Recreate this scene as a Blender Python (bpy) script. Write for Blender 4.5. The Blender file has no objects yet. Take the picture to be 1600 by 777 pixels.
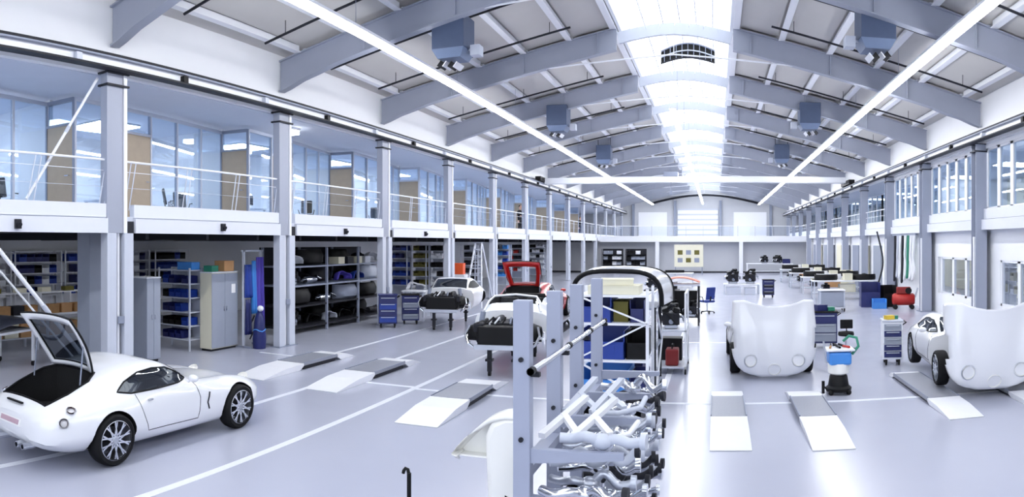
import bpy, bmesh, math, random
from mathutils import Vector, Matrix
from mathutils.bvhtree import BVHTree

R = math.radians
PI = math.pi
rnd = random.Random(7)
scn = bpy.context.scene
COL = scn.collection

# ------------------------------------------------------------------ camera
# The photograph is a stitched cylindrical panorama: verticals straight, transverse lines gently curved.
EYE = 2.84
FPX, VPX, VPY = 1080.0, 1118.0, 380.0
cam_d = bpy.data.cameras.new('camera')
cam_d.type = 'PANO'
cam_d.panorama_type = 'CENTRAL_CYLINDRICAL'
cam_d.central_cylindrical_range_u_min = (0 - VPX) / FPX
cam_d.central_cylindrical_range_u_max = (1600 - VPX) / FPX
cam_d.central_cylindrical_range_v_min = (VPY - 777) / FPX
cam_d.central_cylindrical_range_v_max = VPY / FPX
cam_d.central_cylindrical_radius = 1.0
cam_d.clip_start = 0.05
cam_d.clip_end = 400
cam = bpy.data.objects.new('camera', cam_d)
COL.objects.link(cam)
cam.location = (0, 0, EYE)
cam.rotation_euler = (R(90), 0, 0)
scn.camera = cam

# ------------------------------------------------------------------ sky, exposure
world = bpy.data.worlds.new('sky')
scn.world = world
world.use_nodes = True
bg = world.node_tree.nodes['Background']
bg.inputs['Color'].default_value = (0.93, 0.96, 1.0, 1)
bg.inputs['Strength'].default_value = 2.3
scn.view_settings.view_transform = 'Standard'
scn.view_settings.look = 'None'
scn.view_settings.exposure = 0.42
scn.view_settings.gamma = 1.0
scn.view_settings.use_curve_mapping = False
scn.cycles.use_denoising = True
scn.cycles.max_bounces = 8
scn.cycles.diffuse_bounces = 4
scn.cycles.transparent_max_bounces = 16
scn.cycles.sample_clamp_indirect = 6.0
scn.cycles.caustics_reflective = False
scn.cycles.caustics_refractive = False
STRIP_POWER = 30.0
LAMP_POWER = 13.0

# ------------------------------------------------------------------ materials
def lin(c):
    out = []
    for x in c:
        x = x / 255.0
        out.append(x / 12.92 if x <= 0.04045 else ((x + 0.055) / 1.055) ** 2.4)
    return tuple(out) + (1.0,)

MATS = {}
def mat(name, rgb, rough=0.5, metal=0.0, var=0.06, scale=6.0, bump=0.0, coat=0.0, spec=0.5):
    if name in MATS:
        return MATS[name]
    m = bpy.data.materials.new(name)
    m.use_nodes = True
    nt = m.node_tree
    b = nt.nodes['Principled BSDF']
    b.inputs['Roughness'].default_value = rough
    b.inputs['Metallic'].default_value = metal
    b.inputs['Coat Weight'].default_value = coat
    b.inputs['Coat Roughness'].default_value = 0.06
    b.inputs['Specular IOR Level'].default_value = spec
    tc = nt.nodes.new('ShaderNodeTexCoord')
    nz = nt.nodes.new('ShaderNodeTexNoise')
    nz.inputs['Scale'].default_value = scale
    nz.inputs['Detail'].default_value = 3
    nt.links.new(tc.outputs['Object'], nz.inputs['Vector'])
    mx = nt.nodes.new('ShaderNodeMix')
    mx.data_type = 'RGBA'
    c = lin(rgb)
    mx.inputs['A'].default_value = tuple(min(1, x * (1 - var)) for x in c[:3]) + (1,)
    mx.inputs['B'].default_value = tuple(min(1, x * (1 + var)) for x in c[:3]) + (1,)
    nt.links.new(nz.outputs['Fac'], mx.inputs['Factor'])
    nt.links.new(mx.outputs['Result'], b.inputs['Base Color'])
    if bump:
        bp = nt.nodes.new('ShaderNodeBump')
        bp.inputs['Strength'].default_value = bump
        bp.inputs['Distance'].default_value = 0.02
        nt.links.new(nz.outputs['Fac'], bp.inputs['Height'])
        nt.links.new(bp.outputs['Normal'], b.inputs['Normal'])
    MATS[name] = m
    return m

def emit(name, rgb, power):
    m = bpy.data.materials.new(name)
    m.use_nodes = True
    nt = m.node_tree
    nt.nodes.clear()
    o = nt.nodes.new('ShaderNodeOutputMaterial')
    e = nt.nodes.new('ShaderNodeEmission')
    e.inputs['Color'].default_value = tuple(rgb) + (1,)
    e.inputs['Strength'].default_value = power
    nt.links.new(e.outputs[0], o.inputs[0])
    MATS[name] = m
    return m

def glass(name, rgb, refl=0.12, rough=0.02):
    m = bpy.data.materials.new(name)
    m.use_nodes = True
    nt = m.node_tree
    nt.nodes.clear()
    o = nt.nodes.new('ShaderNodeOutputMaterial')
    t = nt.nodes.new('ShaderNodeBsdfTransparent')
    t.inputs['Color'].default_value = tuple(rgb) + (1,)
    g = nt.nodes.new('ShaderNodeBsdfGlossy')
    g.inputs['Roughness'].default_value = rough
    g.inputs['Color'].default_value = (0.92, 0.96, 1, 1)
    f = nt.nodes.new('ShaderNodeLayerWeight')
    f.inputs['Blend'].default_value = 0.35
    pw = nt.nodes.new('ShaderNodeMath')
    pw.operation = 'POWER'
    pw.inputs[1].default_value = 3.0
    nt.links.new(f.outputs['Facing'], pw.inputs[0])
    a = nt.nodes.new('ShaderNodeMath')
    a.operation = 'MULTIPLY_ADD'
    a.use_clamp = True
    a.inputs[1].default_value = 0.5 if refl > 0 else 0.0
    a.inputs[2].default_value = refl
    x = nt.nodes.new('ShaderNodeMixShader')
    nt.links.new(pw.outputs[0], a.inputs[0])
    nt.links.new(a.outputs[0], x.inputs[0])
    nt.links.new(t.outputs[0], x.inputs[1])
    nt.links.new(g.outputs[0], x.inputs[2])
    nt.links.new(x.outputs[0], o.inputs[0])
    MATS[name] = m
    return m

WHITE = mat('white_paint', (236, 238, 244), 0.5, var=0.02)
FASC = mat('fascia_paint', (218, 221, 231), 0.5, var=0.02)
WALLW = mat('white_wall', (238, 239, 243), 0.8, var=0.02, scale=2)
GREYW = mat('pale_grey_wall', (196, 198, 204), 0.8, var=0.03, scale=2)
SOFFIT = mat('gallery_soffit', (208, 213, 226), 0.8, var=0.03, scale=2)
STEEL = mat('grey_steel_paint', (138, 145, 164), 0.45, var=0.05, scale=3)
STEELL = mat('light_steel_paint', (196, 201, 214), 0.45, var=0.04, scale=3)
BEAMM = mat('roof_beam_paint', (158, 163, 178), 0.5, var=0.05, scale=2)
DECK = mat('roof_deck', (196, 194, 192), 0.75, var=0.05, scale=1.2)
DARK = mat('dark_steel', (32, 33, 41), 0.55, var=0.1, spec=0.3)
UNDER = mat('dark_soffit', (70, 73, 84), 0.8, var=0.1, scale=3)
BLACK = mat('black_plastic', (11, 11, 14), 0.5, var=0.15, spec=0.25)
RUBBER = mat('rubber', (15, 15, 18), 0.7, var=0.15, scale=20, bump=0.1, spec=0.25)
CHROME = mat('chrome', (214, 217, 224), 0.18, 1.0, var=0.03)
ALU = mat('brushed_aluminium', (186, 190, 200), 0.35, 0.9, var=0.06, scale=30)
CARW = mat('white_car_paint', (236, 237, 241), 0.28, 0.0, var=0.01, coat=0.8)
CARR = mat('red_car_paint', (178, 22, 20), 0.28, 0.0, var=0.04, coat=0.7)
CAVITY = mat('black_carpet', (12, 12, 15), 0.9, var=0.2, scale=40, bump=0.2)
GEL = mat('white_gelcoat', (242, 241, 236), 0.35, var=0.02, coat=0.3)
BLUE = mat('blue_plastic', (24, 58, 150), 0.4, var=0.1)
BLUED = mat('dark_blue_paint', (26, 34, 96), 0.4, var=0.1)
BLUEL = mat('light_blue_plastic', (66, 140, 220), 0.4, var=0.08)
REDP = mat('red_plastic', (178, 36, 30), 0.4, var=0.1)
ORANGE = mat('orange_plastic', (232, 92, 42), 0.45, var=0.08)
CREAM = mat('cream_board', (226, 222, 200), 0.6, var=0.04)
WOOD = mat('pine_wood', (176, 132, 84), 0.6, var=0.2, scale=9)
TAN = mat('tan_door_veneer', (172, 156, 136), 0.5, var=0.08, scale=5)
CARD = mat('cardboard', (196, 150, 104), 0.8, var=0.1)
LOCKER = mat('locker_grey', (150, 157, 172), 0.45, var=0.04)
YELLOW = mat('yellow_plastic', (222, 190, 60), 0.45, var=0.1)
OLIVE = mat('olive_card', (98, 92, 34), 0.7, var=0.15)
PLATEG = mat('lift_grey_plate', (150, 153, 164), 0.45, 0.3, var=0.08, scale=30, bump=0.15)
PLATEW = mat('lift_white_ramp', (232, 233, 238), 0.4, var=0.03)
LINEW = mat('floor_line_paint', (228, 231, 240), 0.35, var=0.04, scale=20)
PURPLE = mat('violet_cloth', (92, 78, 190), 0.7, var=0.12, bump=0.2)
SKIN = mat('skin', (214, 170, 148), 0.6, var=0.05)
CLOTHK = mat('black_cloth', (26, 27, 34), 0.85, var=0.15, bump=0.2)
CLOTHB = mat('blue_cloth', (38, 56, 128), 0.85, var=0.12, bump=0.2)
DENIM = mat('denim_cloth', (54, 62, 92), 0.85, var=0.12, bump=0.2)
HAIR = mat('brown_hair', (52, 40, 32), 0.7, var=0.2, scale=40)
PINK = mat('salmon_panel', (228, 150, 132), 0.5, var=0.08)
GREEN = mat('green_plastic', (40, 130, 104), 0.45, var=0.1)
PAPER = mat('paper', (240, 240, 240), 0.8, var=0.02)
LIGHTM = emit('strip_light_tube', (0.975, 0.985, 1.0), STRIP_POWER)
LAMPU = emit('workshop_lamp', (0.95, 0.97, 1.0), 7.0)
LAMPM = emit('office_lamp', (0.92, 0.96, 1.0), LAMP_POWER)
GLASS = glass('office_glass', (0.84, 0.92, 1.0), 0.10)
GLASSC = glass('clear_glass', (0.95, 0.97, 1.0), 0.03)
GLASSD = glass('tinted_car_glass', (0.10, 0.12, 0.15), 0.10)
SKYPANE = glass('skylight_glazing', (0.93, 0.96, 1.0), 0.0)

# glossy epoxy floor
def floor_material():
    m = mat('epoxy_floor', (178, 181, 197), 0.3, var=0.035, scale=0.5, coat=0.0)
    nt = m.node_tree
    b = nt.nodes['Principled BSDF']
    tc = nt.nodes['Texture Coordinate']
    n2 = nt.nodes.new('ShaderNodeTexNoise')
    n2.inputs['Scale'].default_value = 1.6
    n2.inputs['Detail'].default_value = 2
    nt.links.new(tc.outputs['Object'], n2.inputs['Vector'])
    mr = nt.nodes.new('ShaderNodeMapRange')
    mr.inputs['To Min'].default_value = 0.19
    mr.inputs['To Max'].default_value = 0.27
    nt.links.new(n2.outputs['Fac'], mr.inputs['Value'])
    nt.links.new(mr.outputs['Result'], b.inputs['Roughness'])
    return m
FLOORM = floor_material()

# ------------------------------------------------------------------ mesh helpers
class MB:
    def __init__(self):
        self.v, self.f = [], []
    def add(self, vs, fs):
        o = len(self.v)
        self.v += [tuple(p) for p in vs]
        self.f += [tuple(i + o for i in q) for q in fs]
        return self
    def bx(self, x0, x1, y0, y1, z0, z1):
        vs = [(x, y, z) for z in (z0, z1) for y in (y0, y1) for x in (x0, x1)]
        return self.add(vs, [(0, 2, 3, 1), (4, 5, 7, 6), (0, 1, 5, 4), (2, 6, 7, 3), (0, 4, 6, 2), (1, 3, 7, 5)])
    def box(self, c, s, rot=None):
        vs = [Vector((x * s[0] / 2, y * s[1] / 2, z * s[2] / 2)) for z in (-1, 1) for y in (-1, 1) for x in (-1, 1)]
        if rot is not None:
            vs = [rot @ p for p in vs]
        vs = [p + Vector(c) for p in vs]
        return self.add(vs, [(0, 2, 3, 1), (4, 5, 7, 6), (0, 1, 5, 4), (2, 6, 7, 3), (0, 4, 6, 2), (1, 3, 7, 5)])
    def bar(self, p, q, w, h=None, up=(0, 0, 1)):
        h = h or w
        p, q = Vector(p), Vector(q)
        d = (q - p).normalized()
        u = Vector(up)
        if abs(d.dot(u)) > 0.98:
            u = Vector((0, 1, 0))
        s = d.cross(u).normalized()
        t = s.cross(d).normalized()
        vs = []
        for c in (p, q):
            for a, b in ((-1, -1), (1, -1), (1, 1), (-1, 1)):
                vs.append(c + s * (a * w / 2) + t * (b * h / 2))
        return self.add(vs, [(3, 2, 1, 0), (4, 5, 6, 7), (0, 1, 5, 4), (1, 2, 6, 5), (2, 3, 7, 6), (3, 0, 4, 7)])
    def tube(self, pts, r, n=8, closed=False):
        pts = [Vector(p) for p in pts]
        m = len(pts)
        rs = r if isinstance(r, (list, tuple)) else [r] * m
        prev = None
        rings = []
        for i, p in enumerate(pts):
            if closed:
                d = (pts[(i + 1) % m] - pts[i - 1])
            else:
                d = pts[min(i + 1, m - 1)] - pts[max(i - 1, 0)]
            d = d.normalized() if d.length > 1e-9 else Vector((0, 0, 1))
            if prev is None:
                u = Vector((0, 0, 1)) if abs(d.z) < 0.9 else Vector((1, 0, 0))
                s = d.cross(u).normalized()
            else:
                s = prev - d * prev.dot(d)
                s = s.normalized() if s.length > 1e-6 else d.orthogonal().normalized()
            t = d.cross(s)
            prev = s
            rings.append([p + (s * math.cos(2 * PI * k / n) + t * math.sin(2 * PI * k / n)) * rs[i] for k in range(n)])
        vs = [q for ring in rings for q in ring]
        fs = []
        for i in range(m if closed else m - 1):
            a, b = i * n, ((i + 1) % m) * n
            for k in range(n):
                fs.append((a + k, a + (k + 1) % n, b + (k + 1) % n, b + k))
        if not closed:
            fs.append(tuple(reversed(range(n))))
            fs.append(tuple(range((m - 1) * n, m * n)))
        return self.add(vs, fs)
    def cyl(self, p, q, r, n=16, r2=None):
        return self.tube([p, q], [r, r if r2 is None else r2], n)
    def lathe(self, prof, n=24, M=None):
        M = M or Matrix.Identity(4)
        vs, fs = [], []
        for r, z in prof:
            for k in range(n):
                a = 2 * PI * k / n
                vs.append(M @ Vector((r * math.cos(a), r * math.sin(a), z)))
        for i in range(len(prof) - 1):
            for k in range(n):
                fs.append((i * n + k, i * n + (k + 1) % n, (i + 1) * n + (k + 1) % n, (i + 1) * n + k))
        return self.add(vs, fs)
    def prism(self, poly, axis, a, b):
        n = len(poly)
        def mk(p, c):
            if axis == 'x': return (c, p[0], p[1])
            if axis == 'y': return (p[0], c, p[1])
            return (p[0], p[1], c)
        vs = [mk(p, a) for p in poly] + [mk(p, b) for p in poly]
        fs = [tuple(range(n)), tuple(reversed(range(n, 2 * n)))]
        fs += [(i, n + i, n + (i + 1) % n, (i + 1) % n) for i in range(n)]
        return self.add(vs, fs)
    def loft(self, secs, close=True, caps=True):
        n = len(secs[0])
        vs = [p for s in secs for p in s]
        fs = []
        for i in range(len(secs) - 1):
            for k in range(n if close else n - 1):
                a, b = i * n + k, i * n + (k + 1) % n
                fs.append((a, b, b + n, a + n))
        if caps:
            fs.append(tuple(reversed(range(n))))
            fs.append(tuple(range((len(secs) - 1) * n, len(secs) * n)))
        return self.add(vs, fs)
    def ball(self, c, r, nu=12, nv=8):
        r = r if isinstance(r, (tuple, list)) else (r, r, r)
        secs = []
        for j in range(nv + 1):
            t = PI * j / nv
            s = max(math.sin(t), 0.001)
            secs.append([(c[0] + r[0] * s * math.cos(2 * PI * k / nu), c[1] + r[1] * s * math.sin(2 * PI * k / nu), c[2] - r[2] * math.cos(t)) for k in range(nu)])
        return self.loft(secs)
    def mesh(self, name, m, smooth=None):
        me = bpy.data.meshes.new(name)
        me.from_pydata(self.v, [], self.f)
        bm = bmesh.new()
        bm.from_mesh(me)
        bmesh.ops.recalc_face_normals(bm, faces=bm.faces)
        bm.to_mesh(me)
        bm.free()
        me.materials.append(m)
        if smooth is not None:
            me.polygons.foreach_set('use_smooth', [True] * len(me.polygons))
            me.set_sharp_from_angle(angle=R(smooth))
        me.update()
        return me
    def build(self, name, m, parent=None, smooth=None, bevel=0, loc=None):
        return link(name, self.mesh(name, m, smooth), parent, bevel=bevel, loc=loc)

def link(name, me, parent=None, loc=None, rot=None, bevel=0, scale=None):
    o = bpy.data.objects.new(name, me)
    COL.objects.link(o)
    if parent is not None:
        o.parent = parent
    if loc is not None:
        o.location = loc
    if rot is not None:
        o.rotation_euler = rot
    if scale is not None:
        o.scale = scale
    if bevel:
        b = o.modifiers.new('bevel', 'BEVEL')
        b.width = bevel
        b.segments = 2
        b.limit_method = 'ANGLE'
    return o

def tag(o, label, cat=None, group=None, kind=None):
    o['label'] = label
    if cat: o['category'] = cat
    if group: o['group'] = group
    if kind: o['kind'] = kind
    return o

def thing(name, label, cat, loc=(0, 0, 0), rz=0, group=None, kind=None):
    o = bpy.data.objects.new(name, None)
    COL.objects.link(o)
    o.empty_display_size = 0.2
    o.location = loc
    o.rotation_euler = (0, 0, rz)
    return tag(o, label, cat, group, kind)

def kids(o):
    return [c for c in bpy.data.objects if c.parent is o]

CHILD = {}
def copy_tree(root, loc=None, rz=None, label=None, group=None, scale=None):
    if root.name not in CHILD:
        CHILD[root.name] = [(c, kids(c)) for c in kids(root)]
    r = root.copy()
    COL.objects.link(r)
    if loc is not None: r.location = loc
    if rz is not None: r.rotation_euler = (0, 0, rz)
    if scale is not None: r.scale = scale
    if label: r['label'] = label
    if group: r['group'] = group
    for c, gs in CHILD[root.name]:
        d = c.copy()
        COL.objects.link(d)
        d.parent = r
        for g in gs:
            e = g.copy()
            COL.objects.link(e)
            e.parent = d
    return r

def crom(P, t):
    """Catmull-Rom through rows P at parameter t in 0..len-1"""
    n = len(P)
    i = min(int(t), n - 2)
    u = t - i
    p0, p1, p2, p3 = P[max(i - 1, 0)], P[i], P[i + 1], P[min(i + 2, n - 1)]
    return [0.5 * (2 * b + (c - a) * u + (2 * a - 5 * b + 4 * c - d) * u * u + (3 * b - a - 3 * c + d) * u ** 3) for a, b, c, d in zip(p0, p1, p2, p3)]

ORD = ['first', 'second', 'third', 'fourth', 'fifth', 'sixth', 'seventh', 'eighth', 'ninth', 'tenth', 'eleventh', 'twelfth', 'thirteenth', 'fourteenth', 'fifteenth', 'sixteenth', 'seventeenth', 'eighteenth', 'nineteenth', 'twentieth']
# ================================================================== STRUCTURE
XL, XR, XC = -11.25, 8.65, -1.3        # column lines and ridge
YB, YE, YM = -10.0, 84.0, 65.0         # back of hall, far gable, mezzanine front
TL, TR, TA = 7.85, 7.52, 9.94          # beam tops: left eave, right eave, ridge
SX0, SX1 = -3.05, 0.50                 # skylight edges
FR = [3.5 + 6 * k for k in range(14)]
def top(x):
    return TL + (TA - TL) * (x - XL) / (XC - XL) if x <= XC else TR + (TA - TR) * (XR - x) / (XR - XC)

floor = MB().bx(-18.6, 15, YB, YE, -0.2, 0).build('floor', FLOORM)
tag(floor, 'glossy blue-grey epoxy workshop floor', 'floor', kind='structure')
def fline(x0, x1, y0, y1):
    MB().bx(x0, x1, y0, y1, 0, 0.003).build('floor_line', LINEW, floor)
fline(-5.76, -5.64, 2.0, 40)
fline(-7.61, -7.49, 1.0, 30)
fline(-7.49, -5.76, 12.28, 12.40)
fline(-5.64, 8.0, 12.15, 12.27)
fline(-11.0, -9.4, 14.15, 14.27)
fline(-9.4, -9.28, 14.15, 40)
fline(-1.0, 0.6, 19.6, 19.75)
fline(-1.06, -0.94, 12.27, 34)

# --- side, back, front walls
tag(MB().bx(-18.8, -18.6, YB, YE, 0, 6.5).build('wall_left', WALLW), 'white wall at the back of the left gallery side', 'wall', kind='structure')
wl = MB().bx(XL - 0.25, XL - 0.05, YB, YE, 6.42, 8.3).build('wall_left_upper', WALLW)
tag(wl, 'white upper wall between left crane rail and roof', 'wall', kind='structure')
tag(MB().bx(XR + 0.05, XR + 0.25, YB, YE, 6.15, 8.0).build('wall_right_upper', WALLW), 'white upper wall between right crane rail and roof', 'wall', kind='structure')
tag(MB().bx(15, 15.2, YB, YE, 0, 6.5).build('wall_right_outer', CREAM), 'cream wall of the rooms behind the right windows', 'wall', kind='structure')
wfm = MB().bx(-18.8, 15.2, YB - 0.2, YB, 0, 0.9).bx(-18.8, 15.2, YB - 0.2, YB, 7.4, 10.6).bx(-18.8, -9.6, YB - 0.2, YB, 0.9, 7.4).bx(7.0, 15.2, YB - 0.2, YB, 0.9, 7.4)
tag(wfm.build('wall_front', WALLW), 'white end wall of the hall behind the viewpoint', 'wall', kind='structure')
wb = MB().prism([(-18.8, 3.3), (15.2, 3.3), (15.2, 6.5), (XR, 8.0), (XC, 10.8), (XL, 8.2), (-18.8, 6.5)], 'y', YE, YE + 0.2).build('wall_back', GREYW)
tag(wb, 'white far gable wall above the end mezzanine', 'wall', kind='structure')

# --- roof deck: slab, panels, purlins
ceil = MB().prism([(XL - 0.3, top(XL) + 0.14), (SX0, top(SX0) + 0.22), (SX0, top(SX0) + 0.34), (XL - 0.3, top(XL) + 0.30)], 'y', YB, YE) \
    .prism([(XR + 0.3, top(XR) + 0.14), (SX1, top(SX1) + 0.22), (SX1, top(SX1) + 0.34), (XR + 0.3, top(XR) + 0.30)], 'y', YB, YE).build('ceiling', DECK)
tag(ceil, 'light grey roof deck with pale purlins over the hall', 'ceiling', kind='structure')
PURL = [-10.6, -9.1, -7.6, -6.1, -4.6, -3.2]
PURR = [0.65, 2.05, 3.55, 5.05, 6.55, 8.05]
def roofz(x):
    return top(x) + 0.2
pan_cache = {}
for xs in (PURL, PURR):
    for a, b in zip(xs[:-1], xs[1:]):
        za, zb_ = roofz(a), roofz(b)
        rot = Matrix.Rotation(-math.atan2(zb_ - za, b - a), 3, 'Y')
        w = math.hypot(b - a, zb_ - za)
        me = MB().box((0, 0, 0), (w - 0.26, 5.5, 0.05), rot).mesh('roof_panel', DECK)
        for y in [-5.5, 0.5] + [f + 3 for f in FR[:-1]]:
            link('roof_panel', me, ceil, loc=((a + b) / 2, y, (za + zb_) / 2 - 0.05))
    for x in xs:
        me = MB().bx(-0.045, 0.045, -2.85, 2.85, -0.17, 0.0).bx(-0.1, 0.1, -2.85, 2.85, -0.19, -0.165).mesh('purlin', WHITE)
        for y in [-5.5, 0.5] + [f + 3 for f in FR[:-1]]:
            link('purlin', me, ceil, loc=(x, y, roofz(x) - 0.02))

# --- haunched portal beams
d = 0.66
low_l = [(XL, 7.03), (XL + 0.25, 7.10), (XL + 0.7, 7.27), (XL + 1.2, 7.40), (XL + 1.8, top(XL + 1.8) - d), (SX0 - 0.05, top(SX0) - d)]
low_r = [(SX1 + 0.05, top(SX1) - d), (XR - 1.8, top(XR - 1.8) - d), (XR - 1.2, 7.09), (XR - 0.7, 6.97), (XR - 0.25, 6.80), (XR, 6.73)]
webm = MB().prism(low_l + [(SX0 - 0.05, top(SX0)), (XL, TL)], 'y', -0.05, 0.05).prism(low_r + [(XR, TR), (SX1 + 0.05, top(SX1))], 'y', -0.05, 0.05).mesh('web', BEAMM)
fl, ft = MB(), MB()
for low in (low_l, low_r):
    for p, q in zip(low[:-1], low[1:]):
        fl.bar((p[0], 0, p[1]), (q[0], 0, q[1]), 0.26, 0.035, up=(0, 0, 1))
ft.bar((XL, 0, TL), (SX0 - 0.05, 0, top(SX0)), 0.26, 0.035).bar((XR, 0, TR), (SX1 + 0.05, 0, top(SX1)), 0.26, 0.035)
flm = fl.mesh('bottom_flange', BEAMM)
ftm = ft.mesh('top_flange', BEAMM)
rl = [(SX0 + (SX1 - SX0) * k / 8, top(SX0) - 0.3 + (top(SX1) - top(SX0)) * k / 8 + 0.28 * math.sin(PI * k / 8)) for k in range(9)]
lk = MB()
for p, q in zip(rl[:-1], rl[1:]):
    lk.bar((p[0], 0, p[1]), (q[0], 0, q[1]), 0.12, 0.36)
lkm = lk.mesh('ridge_link', STEELL)
tie = MB().tube([(-9.4, 0, 8.15), (XC, 0, 8.72), (6.8, 0, 8.0)], 0.025, 6).tube([(XC, 0, 8.72), (XC, 0, TA - 0.5)], 0.012, 5).mesh('tie_rod', WHITE)
stf = MB()
for x in (-8.6, -6.1, -3.7, 1.1, 3.6, 6.1):
    stf.bx(x - 0.012, x + 0.012, -0.12, 0.12, top(x) - 0.62, top(x))
stfm = stf.mesh('stiffener', BEAMM)
for i, y in enumerate(FR):
    b = thing('beam', 'grey haunched roof beam, %s from the viewpoint, spanning the hall' % ORD[i], 'roof beam', (0, y, 0), 0, 'haunched roof beams', 'structure')
    link('web', webm, b)
    link('bottom_flange', flm, b)
    link('top_flange', ftm, b)
    link('stiffener', stfm, b)
    link('ridge_link', lkm, b)
    if i >= 1:
        link('tie_rod', tie, b)

# --- skylight: curbs, arched bars, panes
sky = thing('window_1', 'long arched glass skylight along the roof ridge', 'skylight', (0, 0, 0), kind='structure')
zs0, zs1 = top(SX0) + 0.2, top(SX1) + 0.2
MB().bx(SX0 - 0.06, SX0 + 0.04, YB, YE, zs0 - 0.1, zs0 + 0.3).build('curb', WHITE, sky)
MB().bx(SX1 - 0.04, SX1 + 0.06, YB, YE, zs1 - 0.1, zs1 + 0.3).build('curb', WHITE, sky)
arc = []
for k in range(7):
    t = k / 6
    arc.append((SX0 + (SX1 - SX0) * t, zs0 + 0.3 + (zs1 - zs0) * t + 0.75 * math.sin(PI * t)))
bar_m = MB().tube([(x, 0, z) for x, z in arc], 0.035, 5).mesh('glazing_bar', WHITE)
NSEG = 31
dy = (YE - YB) / NSEG
for j in range(NSEG + 1):
    link('glazing_bar', bar_m, sky, loc=(0, YB + j * dy, 0))
for k in range(6):
    (xa, za), (xb, zb_) = arc[k], arc[k + 1]
    me = MB().add([(xa, 0.04, za), (xb, 0.04, zb_), (xb, dy - 0.04, zb_), (xa, dy - 0.04, za)], [(0, 1, 2, 3)]).mesh('pane', SKYPANE)
    for j in range(NSEG):
        link('pane', me, sky, loc=(0, YB + j * dy, 0))
for k in range(1, 6):
    MB().bx(arc[k][0] - 0.02, arc[k][0] + 0.02, YB, YE, arc[k][1] - 0.02, arc[k][1] + 0.02).build('ridge_bar', WHITE, sky)
# smoke vent: a dark arched louvre hung in the skylight
vt = thing('smoke_vent', 'dark arched smoke vent with upright bars in the skylight', 'vent', (-1.0, 25.0, 9.35))
def arch(h0, rise, n=11, w=1.95):
    return [(-w / 2 + w * k / (n - 1), h0 + rise * math.sin(PI * k / (n - 1))) for k in range(n)]
MB().loft([[(a[0], 0, b[1]), (a[0], 0, a[1]), (a[0], 0.05, a[1]), (a[0], 0.05, b[1])] for a, b in zip(arch(0.42, 0.28), arch(0.02, 0.2))]).build('vent_panel', BLACK, vt)
MB().tube([(x, -0.03, z) for x, z in arch(0.44, 0.28)], 0.03, 6).build('top_rail', STEEL, vt)
MB().tube([(x, -0.03, z) for x, z in arch(0.0, 0.2)], 0.03, 6).build('bottom_rail', DARK, vt)
MB().tube([(x, -0.04, z) for x, z in arch(0.22, 0.24)], 0.025, 6).build('middle_rail', STEELL, vt)
for k in range(9):
    x = -0.85 + 0.2125 * k
    s = math.sin(PI * (x + 0.975) / 1.95)
    MB().bx(x - 0.012, x + 0.012, -0.05, 0, 0.02 + 0.2 * s, 0.42 + 0.28 * s).build('bar', STEEL, vt)

# --- long strip lights
def strip(x, z, y0, y1, label, w=0.19):
    t = thing('strip_light', label, 'light', (x, y0, z), group='long strip lights along the hall')
    n = max(1, round((y1 - y0) / 6))
    L = (y1 - y0) / n
    hm = MB().bx(-w / 2 - 0.03, w / 2 + 0.03, 0, L, 0.03, 0.10).mesh('housing', WHITE)
    lm = MB().bx(-w / 2, w / 2, 0.01, L - 0.01, -0.05, 0.03).mesh('light_tube', LIGHTM)
    for k in range(n):
        link('housing', hm, t, loc=(0, k * L, 0))
        link('light_tube', lm, t, loc=(0, k * L, 0))
        zt = top(x) - z
        MB().cyl((0, k * L + 3, 0.1), (0, k * L + 3, zt), 0.006, 5).build('hanging_wire', STEEL, t)
strip(-7.45, EYE + 4.6, -8, 82, 'long white strip light along the left of the hall')
strip(5.15, EYE + 4.6, -8, 82, 'long white strip light along the right of the hall')
strip(-1.5, EYE + 4.65, 24, 82, 'narrow strip light below the skylight', 0.16)

# --- thin transverse pipes under the roof
n = 0
for k in range(9):
    for off in (1.3, 4.2):
        y = 9.5 + 6 * k + off
        for side in (0, 1):
            if k > 5 and off > 3: continue
            a, b = (-10.45, -4.2) if side == 0 else (8.0, 1.6)
            o = MB().tube([(0, 0, top(a) - 0.2), (b - a, 0, top(b) - 0.2)], 0.032, 6)
            for f in (0.1, 0.5, 0.9):
                xx = a + (b - a) * f
                o.cyl((xx - a, 0, top(xx) - 0.2), (xx - a, 0, top(xx) + 0.16), 0.01, 5)
            o = o.build('roof_pipe', DARK, loc=(a, y, 0))
            tag(o, 'thin dark pipe under the %s roof slope, %s from the viewpoint' % (('left', 'right')[side], ORD[n // 2] if n // 2 < 20 else 'last'), 'pipe', 'thin pipes under the roof')
            n += 1

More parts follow.
